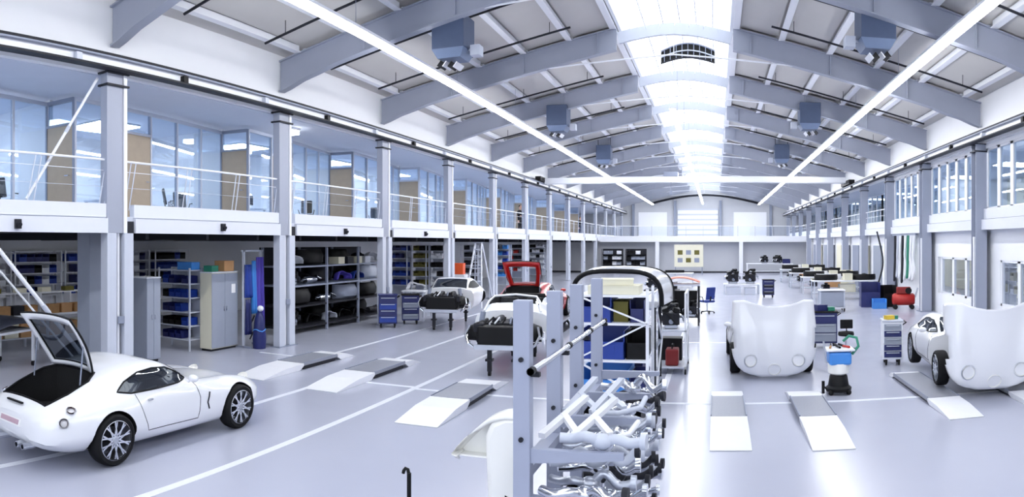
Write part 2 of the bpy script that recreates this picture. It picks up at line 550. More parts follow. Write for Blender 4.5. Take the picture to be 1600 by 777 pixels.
# --- unit heaters hung from the roof
def heater(x, y, flip, label):
    t = thing('unit_heater', label, 'heater', (x, y, EYE + 4.45), 0, 'blue-grey unit heaters below the roof')
    MB().bx(-0.42, 0.42, -0.4, 0.4, 0.32, 1.15).build('casing', mat('heater_blue_grey', (70, 84, 112), 0.5, var=0.08), t, bevel=0.02)
    MB().loft([[(-0.42, -0.4, 0.32), (0.42, -0.4, 0.32), (0.42, 0.4, 0.32), (-0.42, 0.4, 0.32)], [(-0.3, -0.3, 0.1), (0.3, -0.3, 0.1), (0.3, 0.3, 0.1), (-0.3, 0.3, 0.1)]]).build('outlet_hood', mat('heater_hood', (110, 126, 156), 0.45), t)
    for k in range(4):
        MB().box((flip * (0.28 - 0.14 * k), 0, 0.0 - 0.02 * k), (0.16, 0.5, 0.02), Matrix.Rotation(flip * R(50), 3, 'Y')).build('louvre', WHITE if k % 2 else BLACK, t)
    MB().bx(-0.62 * flip - 0.12, -0.62 * flip + 0.12, -0.15, 0.15, 0.15, 0.4).build('control_box', STEELL, t)
    MB().bx(min(0, -0.62 * flip), max(0, -0.62 * flip), -0.03, 0.03, 0.3, 0.34).build('control_arm', STEELL, t)
    for a in (-0.36, 0.36):
        MB().bar((a, 0, 1.15), (a, 0, top(x + a) - EYE - 4.45), 0.03).build('hanger', DARK, t)
hn = 0
for yy, d in ((16.0, 'nearest'), (27.6, 'second'), (39.3, 'third')):
    heater(-6.38, yy, -1, '%s blue-grey unit heater from the viewpoint under the left roof slope' % d)
    heater(3.76, yy, 1, '%s blue-grey unit heater from the viewpoint under the right roof slope' % d)

# --- columns
STEEL_C = mat('column_grey', (158, 164, 180), 0.45, var=0.04, scale=3)
def column(x, y, h, label, grp):
    STEELL = STEEL_C
    t = thing('column', label, 'column', (x, y, 0), 0, grp, 'structure')
    s = 1 if x < 0 else -1
    MB().bx(-0.2, 0.2, -0.21, -0.185, 0, h).build('flange', STEELL, t)
    MB().bx(-0.2, 0.2, 0.185, 0.21, 0, h).build('flange', STEELL, t)
    MB().bx(-0.015, 0.015, -0.185, 0.185, 0, h).build('web', STEEL, t)
    MB().bx(-0.3, 0.3, -0.3, 0.3, 0, 0.025).build('base_plate', STEEL, t)
    MB().bx(-0.24, 0.24, -0.24, 0.24, h - 0.28, h - 0.24).bx(-0.24, 0.24, -0.24, 0.24, h - 0.03, h).build('head_plate', DARK, t)
    MB().bx(s * 0.16 - 0.04, s * 0.16 + 0.04, -0.06, 0.06, 0, 3.05).build('cable_duct', WHITE, t)
    return t
def twin_column(x, y, h, label, grp):
    t = thing('column', label, 'column', (x, y, 0), 0, grp, 'structure')
    MB().bx(-0.11, 0.11, -0.37, -0.11, 0.02, 3.05).build('post', STEELL, t, bevel=0.01)
    MB().bx(-0.11, 0.11, 0.10, 0.36, 0.02, 3.05).build('post', STEELL, t, bevel=0.01)
    MB().bx(-0.12, -0.09, -0.11, 0.10, 0.02, 3.05).build('recess_plate', DARK, t)
    MB().bx(-0.03, 0.03, -0.03, 0.03, 0.02, 3.05).build('cable_duct', WHITE, t)
    MB().bx(-0.16, 0.16, -0.42, 0.42, 0, 0.02).build('base_plate', STEEL, t)
    MB().bx(-0.12, 0.10, -0.37, 0.06, 3.05, h).build('upper_column', BEAMM, t, bevel=0.01)
    MB().bx(-0.10, 0.12, 0.08, 0.17, 3.05, h).build('upper_post', WHITE, t)
    MB().bx(-0.02, 0.11, 0.17, 0.36, 3.05, 3.30).build('corner_cleat', DARK, t)
    for z in (h - 0.30, h - 0.04):
        MB().bx(-0.16, 0.16, -0.41, 0.20, z, z + 0.04).build('head_plate', DARK, t)
    MB().bx(0.11, 0.14, -0.09, 0.08, 1.15, 1.3).build('socket_box', STEEL, t)
    return t
for i, y in enumerate([f for f in FR if f >= 9.5]):
    twin_column(-11.15, y, 6.42, 'steel column of the left gallery, %s from the viewpoint' % ORD[i], 'left gallery columns')
for i, y in enumerate([f for f in FR if f >= 15.5]):
    column(8.62, y, 6.15, 'steel column of the right side, %s from the viewpoint' % ORD[i], 'right side columns')
tag(MB().bx(-12.5, -12.05, 9.45, 9.95, 0, 3.08).build('pillar', LOCKER, bevel=0.01), 'plain grey pillar behind the nearest left column', 'pillar', kind='structure')
# bracing rods of the nearest left bay
for p, q, r, lab in (((-11.2, 6.0, 3.4), (-11.2, 9.05, 0.06), 0.042, 'white diagonal brace running down to the nearest left column foot'),
                     ((-11.45, 6.1, 3.02), (-11.45, 9.0, 0.02), 0.022, 'thin white brace rod beside the thick diagonal brace'),
                     ((-11.3, 7.3, 3.7), (-11.3, 9.08, 6.3), 0.03, 'thin diagonal brace rising to the nearest left column head')):
    c = Vector(q)
    o = MB().tube([Vector(p) - c, (0, 0, 0)], r, 10).build('brace_rod', WHITE, smooth=40, loc=c)
    MB().cyl((Vector(p) - c) * 0.42, (Vector(p) - c) * 0.47, r * 1.25, 10).build('turnbuckle', STEELL, o)
    tag(o, lab, 'brace')

# --- crane runways
def runway(x, z, s, label):
    t = thing('crane_rail', label, 'crane rail', (x, 0, z), kind='structure')
    MB().bx(-0.02, 0.02, YB, YE, 0.03, 0.20).build('web', WHITE, t)
    MB().bx(-0.13, 0.13, YB, YE, -0.01, 0.03).build('bottom_flange', DARK, t)
    MB().bx(-0.13, 0.13, YB, YE, 0.20, 0.23).build('top_flange', STEEL, t)
    MB().bx(-0.035, 0.035, YB, YE, 0.23, 0.32).build('rail', DARK, t)
    for k in range(24):
        y = 5.2 + 3 * k
        if x > 0 and y < 15: continue
        MB().bx(s * 0.02, s * 0.14, y - 0.07, y + 0.07, 0.03, 0.17).build('clamp_box', BLACK if k % 2 == 0 else STEELL, t)
runway(-10.9, 6.42, 1, 'white crane rail along the left gallery top')
runway(8.3, 6.15, -1, 'white crane rail along the right side top')
# overhead travelling crane
cr = thing('overhead_crane', 'white overhead crane bridge spanning the far hall', 'crane', (0, 42.6, 6.6))
MB().bx(-10.7, 8.1, -0.25, -0.1, -0.02, 0.34).build('girder', WHITE, cr, bevel=0.01)
MB().bx(-10.7, 8.1, 0.25, 0.4, -0.02, 0.34).build('girder', WHITE, cr, bevel=0.01)
for x, dz in ((-10.85, 0.1), (8.25, -0.16)):
    MB().bx(x - 0.18, x + 0.18, -1.3, 1.4, dz, dz + 0.28).build('end_carriage', BLACK, cr, bevel=0.02)
tr = MB().bx(-3.2, -2.3, -0.3, 0.45, 0.34, 0.62).build('trolley', STEEL, cr, bevel=0.02)
MB().cyl((-2.75, 0.08, 0.34), (-2.75, 0.08, -0.5), 0.015, 6).bx(-2.83, -2.67, 0.0, 0.16, -0.75, -0.5).build('hook_block', STEEL, tr)

# ================================================================== LEFT GALLERY
gal = MB().bx(-18.6, -11.1, YB, YM + 19, 3.2, 3.4).build('gallery_floor', SOFFIT)
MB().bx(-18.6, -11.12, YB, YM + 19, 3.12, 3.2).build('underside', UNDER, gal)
tag(gal, 'left gallery floor slab with dark underside', 'floor slab', kind='structure')
bays = [(FR[i], FR[i + 1]) for i in range(len(FR) - 1)]
for y0, y1 in [(-9, 3.5)] + bays:
    MB().bx(-11.1, -11.0, y0 + 0.39, y1 - 0.38, 3.05, 3.36).build('fascia_channel', FASC, gal)
    MB().bx(-11.2, -11.06, y0 + 0.39, y1 - 0.38, 3.38, 3.66).build('fascia_curb', FASC, gal)
for y0, y1 in bays[1:10]:
    for k in range(3):
        yy = y0 + 1 + 2 * k
        MB().bx(-18.4, -11.3, yy - 0.05, yy + 0.05, 2.92, 3.12).build('joist', DARK, gal)
tag(MB().bx(-18.6, XL - 0.2, YB, YE, 6.4, 6.5).build('ceiling_gallery_left', SOFFIT), 'pale ceiling of the left gallery', 'ceiling', kind='structure')

def glazed_run(parent, p, q, n, z0, z1, fm=STEELL, door=(), transom=None, gm=None, t=0.05):
    p, q = Vector((p[0], p[1], 0)), Vector((q[0], q[1], 0))
    d = q - p
    L = d.length
    ang = math.atan2(d.y, d.x)
    w = L / n
    for k in range(n + 1):
        o = MB().bx(-t / 2, t / 2, -0.05, 0.05, z0, z1).build('mullion', fm, parent, loc=p + d * (k / n))
        o.rotation_euler = (0, 0, ang)
    o = MB().bx(0, L, -0.05, 0.05, z1 - 0.07, z1 + 0.02).build('head_rail', fm, parent, loc=p); o.rotation_euler = (0, 0, ang)
    o = MB().bx(0, L, -0.05, 0.05, z0, z0 + 0.08).build('sill_rail', fm, parent, loc=p); o.rotation_euler = (0, 0, ang)
    for k in range(n):
        c = p + d * (k / n)
        za = z0 + 0.08
        if k in door:
            zt = z0 + 2.25
            o = MB().bx(t / 2, w - t / 2, -0.025, 0.025, z0 + 0.01, zt).build('door_leaf', TAN, parent, loc=c); o.rotation_euler = (0, 0, ang)
            h = MB().tube([(w - 0.14, -0.03, z0 + 1.05), (w - 0.14, -0.08, z0 + 1.05), (w - 0.26, -0.08, z0 + 1.05)], 0.012, 6).build('handle', CHROME, o)
            o = MB().bx(t / 2, w - t / 2, -0.05, 0.05, zt, zt + 0.06).build('transom_bar', fm, parent, loc=c); o.rotation_euler = (0, 0, ang)
            za = zt + 0.06
        o = MB().bx(t / 2, w - t / 2, -0.008, 0.008, za, z1 - 0.07).build('pane', gm or GLASS, parent, loc=c)
        o.rotation_euler = (0, 0, ang)
YRS = [3.4, 9.7, 16.2, 22.5, 28.5, 34.6, 40.7, 46.8, 52.9, 59.0, 65.1]
for i, (a, b) in enumerate(zip(YRS[:-1], YRS[1:])):
    w = thing('window_%d' % (i + 2), 'stepped office glazing on the left gallery, %s bay from the viewpoint' % ORD[i], 'office window', (0, 0, 0), 0, 'left gallery office glazing', 'structure')
    glazed_run(w, (-13.1, a + 0.12), (-13.45, a + 2.9), 2, 3.4, 6.28, door=(1,) if i in (1, 2) else ())
    glazed_run(w, (-13.45, a + 2.9), (-14.05, b), 3, 3.4, 6.28)
    glazed_run(w, (-14.05, b), (-13.1, b + 0.12), 1, 3.4, 6.28, door=(0,), fm=STEEL if i < 3 else STEELL)
# office partitions between bays, lamps above desks
for i, b in enumerate(YRS[:-1]):
    tag(MB().bx(-18.6, -14.1, b + 0.1, b + 0.2, 3.4, 6.4).build('wall_office_%d' % (i + 1), WALLW), 'white office partition, %s from the viewpoint' % ORD[i], 'partition', kind='structure')
def lamp(x, y, z, label, sx=1.2, sy=0.3, grp='office ceiling lamps', lm=None):
    t = thing('ceiling_lamp', label, 'lamp', (x, y, z), 0, grp)
    MB().bx(-sx / 2, sx / 2, -sy / 2, sy / 2, 0.0, 0.05).build('lamp_body', WHITE, t)
    MB().bx(-sx / 2 + 0.02, sx / 2 - 0.02, -sy / 2 + 0.02, sy / 2 - 0.02, -0.03, 0.0).build('diffuser', lm or LAMPM, t)
for i, (a, b) in enumerate(zip(YRS[:-1], YRS[1:])):
    lamp(-16.2, (a + b) / 2 + 0.3, 6.35, 'flat office ceiling lamp in the left gallery, %s room from the viewpoint' % ORD[i], 1.6, 1.6)
    lamp(-15.0, (a + b) / 2 + 0.2, 3.06, 'white workshop lamp under the left gallery, %s bay from the viewpoint' % ORD[i], 0.3, 2.6, 'lamps under the left gallery', LAMPU)
cl = thing('ceiling_lamp', 'small bright square lamp on the left gallery ceiling', 'lamp', (-12.35, 17.55, 6.33))
MB().bx(-0.2, 0.2, -0.2, 0.2, 0, 0.07).build('lamp_body', WHITE, cl); MB().bx(-0.17, 0.17, -0.17, 0.17, -0.12, 0).build('diffuser', LAMPM, cl)

# railings on the left gallery, one per bay
rail_src = None
for i, (y0, y1) in enumerate([(3.5, 9.5)] + [b for b in bays if b[0] >= 9.5]):
    t = thing('railing', 'thin white railing on the left gallery, %s bay from the viewpoint' % ORD[i], 'railing', (-11.15, y0, 3.66), 0, 'left gallery railings')
    L = y1 - y0
    MB().tube([(0, 0.2, 0.92), (0, L - 0.2, 0.92)], 0.024, 8).build('handrail', WHITE, t)
    MB().tube([(-0.02, 0.2, 0.70), (-0.02, L - 0.2, 0.70)], 0.007, 6).build('wire', WHITE, t)
    MB().tube([(-0.02, 0.2, 0.36), (-0.02, L - 0.2, 0.36)], 0.005, 6).build('wire', STEELL, t)
    for k in range(4):
        y = 0.35 + (L - 0.7) * k / 3
        for e in (-0.07, 0.07):
            MB().tube([(0.02, y + e - 0.12, -0.12), (-0.01, y + e + 0.12, 0.92)], 0.013, 6).build('post', STEELL, t)

# ================================================================== RIGHT SIDE
gr = MB().bx(8.75, 15.0, YB, YE, 3.3, 3.55).build('gallery_floor', STEELL)
tag(gr, 'right upper floor slab', 'floor slab', kind='structure')
for y0, y1 in bays[1:]:
    MB().bx(8.62, 8.76, y0 + 0.2, y1 - 0.2, 3.28, 3.62).build('fascia_channel', FASC, gr)
    MB().bx(8.70, 8.80, y0 + 0.2, y1 - 0.2, 3.64, 3.98).build('fascia_curb', FASC, gr)
tag(MB().bx(XR + 0.2, 15.0, YB, YE, 6.16, 6.26).build('ceiling_gallery_right', SOFFIT), 'pale ceiling of the right upper rooms', 'ceiling', kind='structure')
for i, (y0, y1) in enumerate(bays[1:5]):
    w = thing('window_%d' % (20 + i), 'upper window band with white mullions on the right side, %s bay from the viewpoint' % ORD[i], 'window', (0, 0, 0), 0, 'right upper window bands', 'structure')
    MB().bx(8.78, 8.95, y0 + 0.18, y0 + 0.75, 3.6, 6.16).build('window_pier', WHITE, w)
    glazed_run(w, (8.86, y0 + 0.75), (8.86, y1 - 0.2), 5, 3.95, 5.98, fm=WHITE, t=0.22)
    MB().bx(8.78, 8.95, y0 + 0.2, y1 - 0.2, 5.98, 6.16).build('window_head', WHITE, w)
for i, (y0, y1) in enumerate(bays[5:]):
    w = thing('window_%d' % (30 + i), 'set-back glazing behind the right balcony, %s bay beyond the window bands' % ORD[i], 'window', (0, 0, 0), 0, 'right balcony glazing', 'structure')
    glazed_run(w, (11.2, y0), (11.2, y1), 4, 3.55, 6.16, fm=WHITE, t=0.12)
    t = thing('railing', 'white railing on the right balcony, %s bay beyond the window bands' % ORD[i], 'railing', (8.7, y0, 3.98), 0, 'right balcony railings')
    MB().tube([(0, 0.2, 0.62), (0, 5.8, 0.62)], 0.025, 6).build('handrail', WHITE, t)
    MB().tube([(0, 0.2, 0.3), (0, 5.8, 0.3)], 0.012, 6).build('wire', WHITE, t)
    for k in range(4):
        MB().tube([(0, 0.6 + 1.6 * k, 0), (0, 0.6 + 1.6 * k, 0.62)], 0.02, 6).build('post', STEELL, t)
tag(MB().bx(11.3, 15, 33.4, 33.5, 3.55, 6.16).build('wall_right_partition', WALLW), 'white partition at the start of the right balcony', 'partition', kind='structure')
for i in range(8):
    lamp(12.0, 14 + 6 * i, 6.1, 'flat ceiling lamp in the right upper rooms, %s from the viewpoint' % ORD[i], 1.4, 1.4, 'right upper room lamps', LAMPU)
    lamp(12.3, 14 + 6 * i, 3.22, 'ceiling lamp in the right lower rooms, %s from the viewpoint' % ORD[i], 1.2, 1.2, 'right lower room lamps')
# lower right wall with window bays
XW = 9.0
wr = MB().bx(XW, XW + 0.15, 9.5, YM, 0, 0.8).bx(XW, XW + 0.15, 9.5, YM, 2.28, 3.3)
for y0, y1 in bays[1:4]:
    wr.bx(XW, XW + 0.15, y0 - 0.9, y0 + 0.9, 0.8, 2.28)
wr.bx(XW, XW + 0.15, 27.0, YM, 0.8, 2.28)
tag(wr.build('wall_right', WALLW), 'white lower wall on the right with window openings', 'wall', kind='structure')
for i, (y0, y1) in enumerate(bays[1:4]):
    w = thing('window_%d' % (50 + i), 'ground floor window with white frames on the right wall, %s bay from the viewpoint' % ORD[i], 'window', (0, 0, 0), 0, 'right ground floor windows', 'structure')
    glazed_run(w, (XW + 0.07, y0 + 0.9), (XW + 0.07, y1 - 0.9), 3, 0.8, 2.28, fm=WHITE, t=0.2, gm=GLASSC)
for y in (15.5, 21.5, 27.5):
    k = {15.5: 'nearest', 21.5: 'second', 27.5: 'third'}[y]
    tag(MB().bx(8.72, 8.99, y + 0.25, y + 0.72, 0, 3.27).build('pillar', STEEL, bevel=0.01), 'plain grey pillar behind a right column, %s from the viewpoint' % k, 'pillar', 'grey right pillars', 'structure')
for i, y in enumerate([33.5 + 3 * k for k in range(10)]):
    o = MB().bx(0, 0.08, -0.9, 0.9, 0.1, 2.7).build('wall_panel', (STEEL, LOCKER, CREAM)[i % 3], loc=(XW - 0.085, y + 1.0, 0))
    tag(o, 'upright wall panel on the far right wall, %s from the viewpoint' % ORD[i], 'panel', 'wall panels on the far right', 'structure')

# ================================================================== FAR END
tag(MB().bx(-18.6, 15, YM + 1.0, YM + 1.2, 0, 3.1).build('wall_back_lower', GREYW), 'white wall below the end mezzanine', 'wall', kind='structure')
mz = MB().bx(-11.0, 8.7, YM, YE, 2.98, 3.3).build('mezzanine_floor', STEELL)
tag(mz, 'end mezzanine floor slab across the hall', 'floor slab', kind='structure')
MB().bx(-11.0, 8.7, YM - 0.08, YM, 2.95, 3.5).build('fascia_channel', WHITE, mz)
MB().bx(-18.6, 15, YM + 0.95, YM + 1.0, 0.0, 0.14).build('baseboard_back', DARK, mz)
er = thing('railing', 'white railing with glass infill along the end mezzanine', 'railing', (0, YM, 3.5))
MB().tube([(-10.9, 0, 0.95), (8.6, 0, 0.95)], 0.03, 6).build('handrail', WHITE, er)
for k in range(13):
    x = -10.9 + 19.5 * k / 12
    MB().bx(x - 0.03, x + 0.03, -0.03, 0.03, -0.2, 0.95).build('post', STEELL, er)
    if k < 12:
        MB().bx(x + 0.05, x + 1.575, -0.006, 0.006, 0.05, 0.88).build('pane', GLASSC, er)
for x, lab in ((-5.5, 'left'), (2.4, 'right')):
    tag(MB().bx(x - 0.18, x + 0.18, YM - 0.05, YM + 0.3, 0, 2.96).build('column', WHITE, bevel=0.01), 'white post below the end mezzanine on the %s' % lab, 'column', 'end mezzanine posts', 'structure')
# big panels and doors on the far gable
def gable_panel(nm, x0, x1, z0, z1, m, label, slats=0):
    t = thing(nm, label, 'panel', ((x0 + x1) / 2, YE - 0.06, z0), kind='structure')
    w, h = x1 - x0, z1 - z0
    MB().bx(-w / 2, w / 2, -0.02, 0.05, 0, h).build('panel_board', m, t)
    for k in range(slats):
        MB().bx(-w / 2, w / 2, -0.06, -0.02, h * k / slats, h * (k + 0.72) / slats).build('slat', WHITE, t)
gable_panel('door_1', -4.6, 0.3, 3.3, 7.0, STEELL, 'large pale sectional door in the middle of the far gable', 6)
gable_panel('wall_panel', -9.4, -5.9, 3.3, 6.6, WHITE, 'white ribbed panel on the left of the far gable', 4)
gable_panel('wall_panel', 2.2, 6.2, 3.3, 6.6, WHITE, 'white ribbed panel on the right of the far gable', 4)
for x, d in ((-4.9, 'left'), (0.6, 'right'), (-10.0, 'far left'), (6.7, 'far right')):
    tag(MB().bx(x - 0.15, x + 0.15, YE - 0.3, YE - 0.02, 3.3, 8.0).build('column', STEEL), 'grey gable post at the %s of the far wall' % d, 'column', 'far gable posts', 'structure')
pts = [(-8.0 + 13.4 * k / 14, 7.6 + 1.05 * math.sin(PI * k / 14)) for k in range(15)]
tag(MB().tube([(x, YE - 0.4, z) for x, z in pts], 0.14, 6).build('beam', DARK), 'dark arched beam across the far gable', 'roof beam', kind='structure')

# unseen gable window, added to bring daylight onto surfaces facing the viewpoint
wf = thing('window_60', 'added wide gable window, unseen behind the viewpoint, giving frontal daylight', 'window', (0, 0, 0), kind='structure')
for k in range(9):
    x = -9.6 + 16.6 * k / 8
    MB().bx(x - 0.06, x + 0.06, YB - 0.12, YB - 0.04, 0.9, 7.4).build('mullion', WHITE, wf)
    if k < 8:
        for z0, z1 in ((0.95, 3.0), (3.1, 5.2), (5.3, 7.35)):
            MB().bx(x + 0.08, x + 1.99, YB - 0.085, YB - 0.075, z0, z1).build('pane', SKYPANE, wf)
for z in (0.9, 3.02, 5.22, 7.36):
    MB().bx(-9.6, 7.0, YB - 0.12, YB - 0.04, z, z + 0.06).build('rail_bar', WHITE, wf)
# ================================================================== CARS
# local frame: +y forward, x right, rear axle at y = 0, front axle at y = 2.51
STN = [  # y,   zb,  wb,   w,   zw,  ws,  zs,  wr,  zr,   zt
    (-1.00, .40, .30, .46, .52, .42, .60, .28, .66, .68),
    (-0.96, .33, .50, .66, .50, .60, .64, .40, .73, .75),
    (-0.82, .26, .64, .80, .50, .73, .71, .48, .80, .83),
    (-0.55, .20, .72, .89, .51, .80, .76, .53, .91, .94),
    (-0.25, .18, .76, .935, .52, .83, .80, .57, 1.01, 1.04),
    (0.05, .17, .78, .945, .52, .84, .82, .60, 1.09, 1.12),
    (0.40, .16, .78, .92, .50, .82, .83, .61, 1.15, 1.185),
    (0.75, .16, .78, .88, .48, .81, .82, .61, 1.18, 1.215),
    (1.05, .16, .78, .865, .48, .80, .81, .60, 1.15, 1.19),
    (1.35, .16, .78, .86, .48, .79, .80, .57, 1.04, 1.08),
    (1.65, .16, .78, .86, .48, .79, .79, .54, .88, .91),
    (2.00, .16, .79, .875, .49, .765, .80, .46, .815, .855),
    (2.45, .16, .80, .90, .50, .73, .795, .42, .765, .81),
    (2.80, .18, .75, .875, .49, .69, .74, .37, .70, .745),
    (3.08, .23, .62, .77, .46, .60, .65, .30, .62, .655),
    (3.24, .30, .42, .58, .44, .46, .55, .22, .55, .56),
    (3.31, .38, .18, .30, .45, .24, .50, .12, .50, .51),
]
def section(p, n=34):
    y, zb, wb, w, zw, ws, zs, wr, zr, zt = p
    half = [(0, zb), (wb * 0.75, zb), (wb, zb + 0.05), (w * 0.985, zw - 0.12), (w, zw), (w * 0.985, zw + (zs - zw) * 0.5), (ws, zs), ((ws * 0.45 + wr * 0.55), zs + (zr - zs) * 0.52), (wr, zr), (wr * 0.55, zt - (zt - zr) * 0.25), (0, zt)]
    pts = []
    m = n // 2
    for k in range(m + 1):
        pts.append(crom(half, (len(half) - 1) * k / m))
    ring = [(x, y, z) for x, z in pts] + [(-x, y, z) for x, z in reversed(pts[1:-1])]
    return ring
def body_secs(y0, y1, n=56, st=STN):
    ys = [s[0] for s in st]
    out = []
    for k in range(n + 1):
        y = y0 + (y1 - y0) * k / n
        i = 0
        while i < len(ys) - 2 and y > ys[i + 1]: i += 1
        u = (y - ys[i]) / (ys[i + 1] - ys[i])
        p = crom(st, min(i + max(u, 0), len(st) - 1))
        p[0] = y
        out.append(section(p))
    return out
def boolean(o, cutters):
    """cut meshes out of o; the cutters (mesh builders with a material) vanish afterwards"""
    tmp = []
    for mb, m in cutters:
        c = mb.build('cutter', m)
        c.parent = o.parent
        tmp.append(c)
        md = o.modifiers.new('cut', 'BOOLEAN')
        md.operation = 'DIFFERENCE'
        md.object = c
        md.solver = 'EXACT'
        try: md.material_mode = 'TRANSFER'
        except Exception: pass
    bpy.context.view_layer.update()
    dg = bpy.context.evaluated_depsgraph_get()
    me = bpy.data.meshes.new_from_object(o.evaluated_get(dg))
    o.modifiers.clear()
    old = o.data
    o.data = me
    bpy.data.meshes.remove(old)
    for c in tmp:
        d = c.data
        bpy.data.objects.remove(c)
        bpy.data.meshes.remove(d)
    me.polygons.foreach_set('use_smooth', [True] * len(me.polygons))
    me.set_sharp_from_angle(angle=R(38))
def bvh_of(secs):
    b = MB().loft(secs)
    return BVHTree.FromPolygons(b.v, b.f)
def patch(bvh, poly, axis, sgn, off, res=0.05, thick=0.0):
    """convex outline laid onto the body along an axis; axis 'x': poly in (y,z); 'z': poly in (x,y); 'y': poly in (x,z)"""
    bm = bmesh.new()
    us = [p[0] for p in poly]; vs = [p[1] for p in poly]
    nu = max(2, int((max(us) - min(us)) / res)); nv = max(2, int((max(vs) - min(vs)) / res))
    grid = [[bm.verts.new((min(us) + (max(us) - min(us)) * i / nu, min(vs) + (max(vs) - min(vs)) * j / nv, 0)) for j in range(nv + 1)] for i in range(nu + 1)]
    for i in range(nu):
        for j in range(nv):
            bm.faces.new((grid[i][j], grid[i + 1][j], grid[i + 1][j + 1], grid[i][j + 1]))
    area = sum(poly[i][0] * poly[(i + 1) % len(poly)][1] - poly[(i + 1) % len(poly)][0] * poly[i][1] for i in range(len(poly)))
    pl = poly if area > 0 else list(reversed(poly))
    for i in range(len(pl)):
        a, b = Vector((*pl[i], 0)), Vector((*pl[(i + 1) % len(pl)], 0))
        nrm = Vector(((b - a).y, -(b - a).x, 0))
        bmesh.ops.bisect_plane(bm, geom=bm.verts[:] + bm.edges[:] + bm.faces[:], plane_co=a, plane_no=nrm, clear_outer=True)
    bm.verts.index_update()
    out, ok = [], []
    for v in bm.verts:
        u, w = v.co.x, v.co.y
        if axis == 'x': o, d = Vector((3 * sgn, u, w)), Vector((-sgn, 0, 0))
        elif axis == 'z': o, d = Vector((u, w, 3 * sgn)), Vector((0, 0, -sgn))
        else: o, d = Vector((u, 6 * sgn, w)), Vector((0, -sgn, 0))
        h, nrm, _, _ = bvh.ray_cast(o, d)
        if h is None:
            h, nrm, _, _ = bvh.find_nearest(o + d * 2)
        if nrm.dot(d) > 0: nrm = -nrm
        out.append(h + nrm * off)
    fs = [tuple(v.index for v in f.verts) for f in bm.faces]
    bm.free()
    return MB().add(out, fs)
def onbody(bvh, pts, axis, sgn, off=0.0, n=8):
    out = []
    for a, b in zip(pts[:-1], pts[1:]):
        for k in range(n):
            u = a[0] + (b[0] - a[0]) * k / n; w = a[1] + (b[1] - a[1]) * k / n
            o, d = (Vector((3 * sgn, u, w)), Vector((-sgn, 0, 0))) if axis == 'x' else (Vector((u, w, 3 * sgn)), Vector((0, 0, -sgn)))
            h, nrm, _, _ = bvh.ray_cast(o, d)
            if h is not None:
                out.append(h - d * off)
    return out

# ---- wheel
def wheel_meshes():
    Rm = Matrix.Rotation(R(90), 4, 'Y')
    tyre = MB().lathe([(0.235, -0.105), (0.30, -0.112), (0.325, -0.09), (0.332, -0.05), (0.332, 0.05), (0.325, 0.09), (0.30, 0.112), (0.235, 0.105)], 36, Rm).mesh('tyre', RUBBER, 40)
    rim = MB().lathe([(0.245, 0.112), (0.255, 0.105), (0.24, 0.095), (0.225, 0.02), (0.215, -0.10), (0.245, -0.105)], 36, Rm).mesh('rim', ALU, 40)
    sp = MB()
    for k in range(10):
        a = 2 * PI * k / 10
        for s in (-1, 1):
            p = (0.085, 0.05 * math.cos(a - s * 0.12), 0.05 * math.sin(a - s * 0.12))
            q = (0.095 + 0.002 * s, 0.243 * math.cos(a + s * 0.40), 0.243 * math.sin(a + s * 0.40))
            sp.bar(p, q, 0.02, 0.02, up=(1, 0, 0))
    spk = sp.mesh('spokes', CHROME)
    hub = MB().lathe([(0.0, 0.10), (0.04, 0.10), (0.055, 0.085), (0.055, 0.05)], 16, Rm).mesh('hub_cap', ALU, 40)
    disc = MB().lathe([(0.0, 0.0), (0.16, 0.0), (0.16, -0.03), (0.0, -0.03)], 24, Rm).mesh('brake_disc', DARK, 40)
    return tyre, rim, spk, hub, disc
WHL = wheel_meshes()
def wheel(t, x, y, side, z=0.332):
    o = link('wheel', WHL[0], t, loc=(x, y, z), rot=(0, 0, 0 if side > 0 else PI))
    o['label'] = 'tyre and multi-spoke alloy wheel'
    for n_, me in zip(('rim', 'spoke_set', 'hub_cap', 'brake_disc'), WHL[1:]):
        link(n_, me, o)
    return o

ARCH_R = 0.372
def arch_cut(y, s, r=ARCH_R):
    return (MB().cyl((s * 0.58, y, 0.33), (s * 1.2, y, 0.33), r, 40), CAVITY)
HATCH = [(-0.50, -0.80), (0.50, -0.80), (0.56, -0.5), (0.55, -0.15), (0.42, 0.05), (-0.42, 0.05), (-0.55, -0.15), (-0.56, -0.5)]

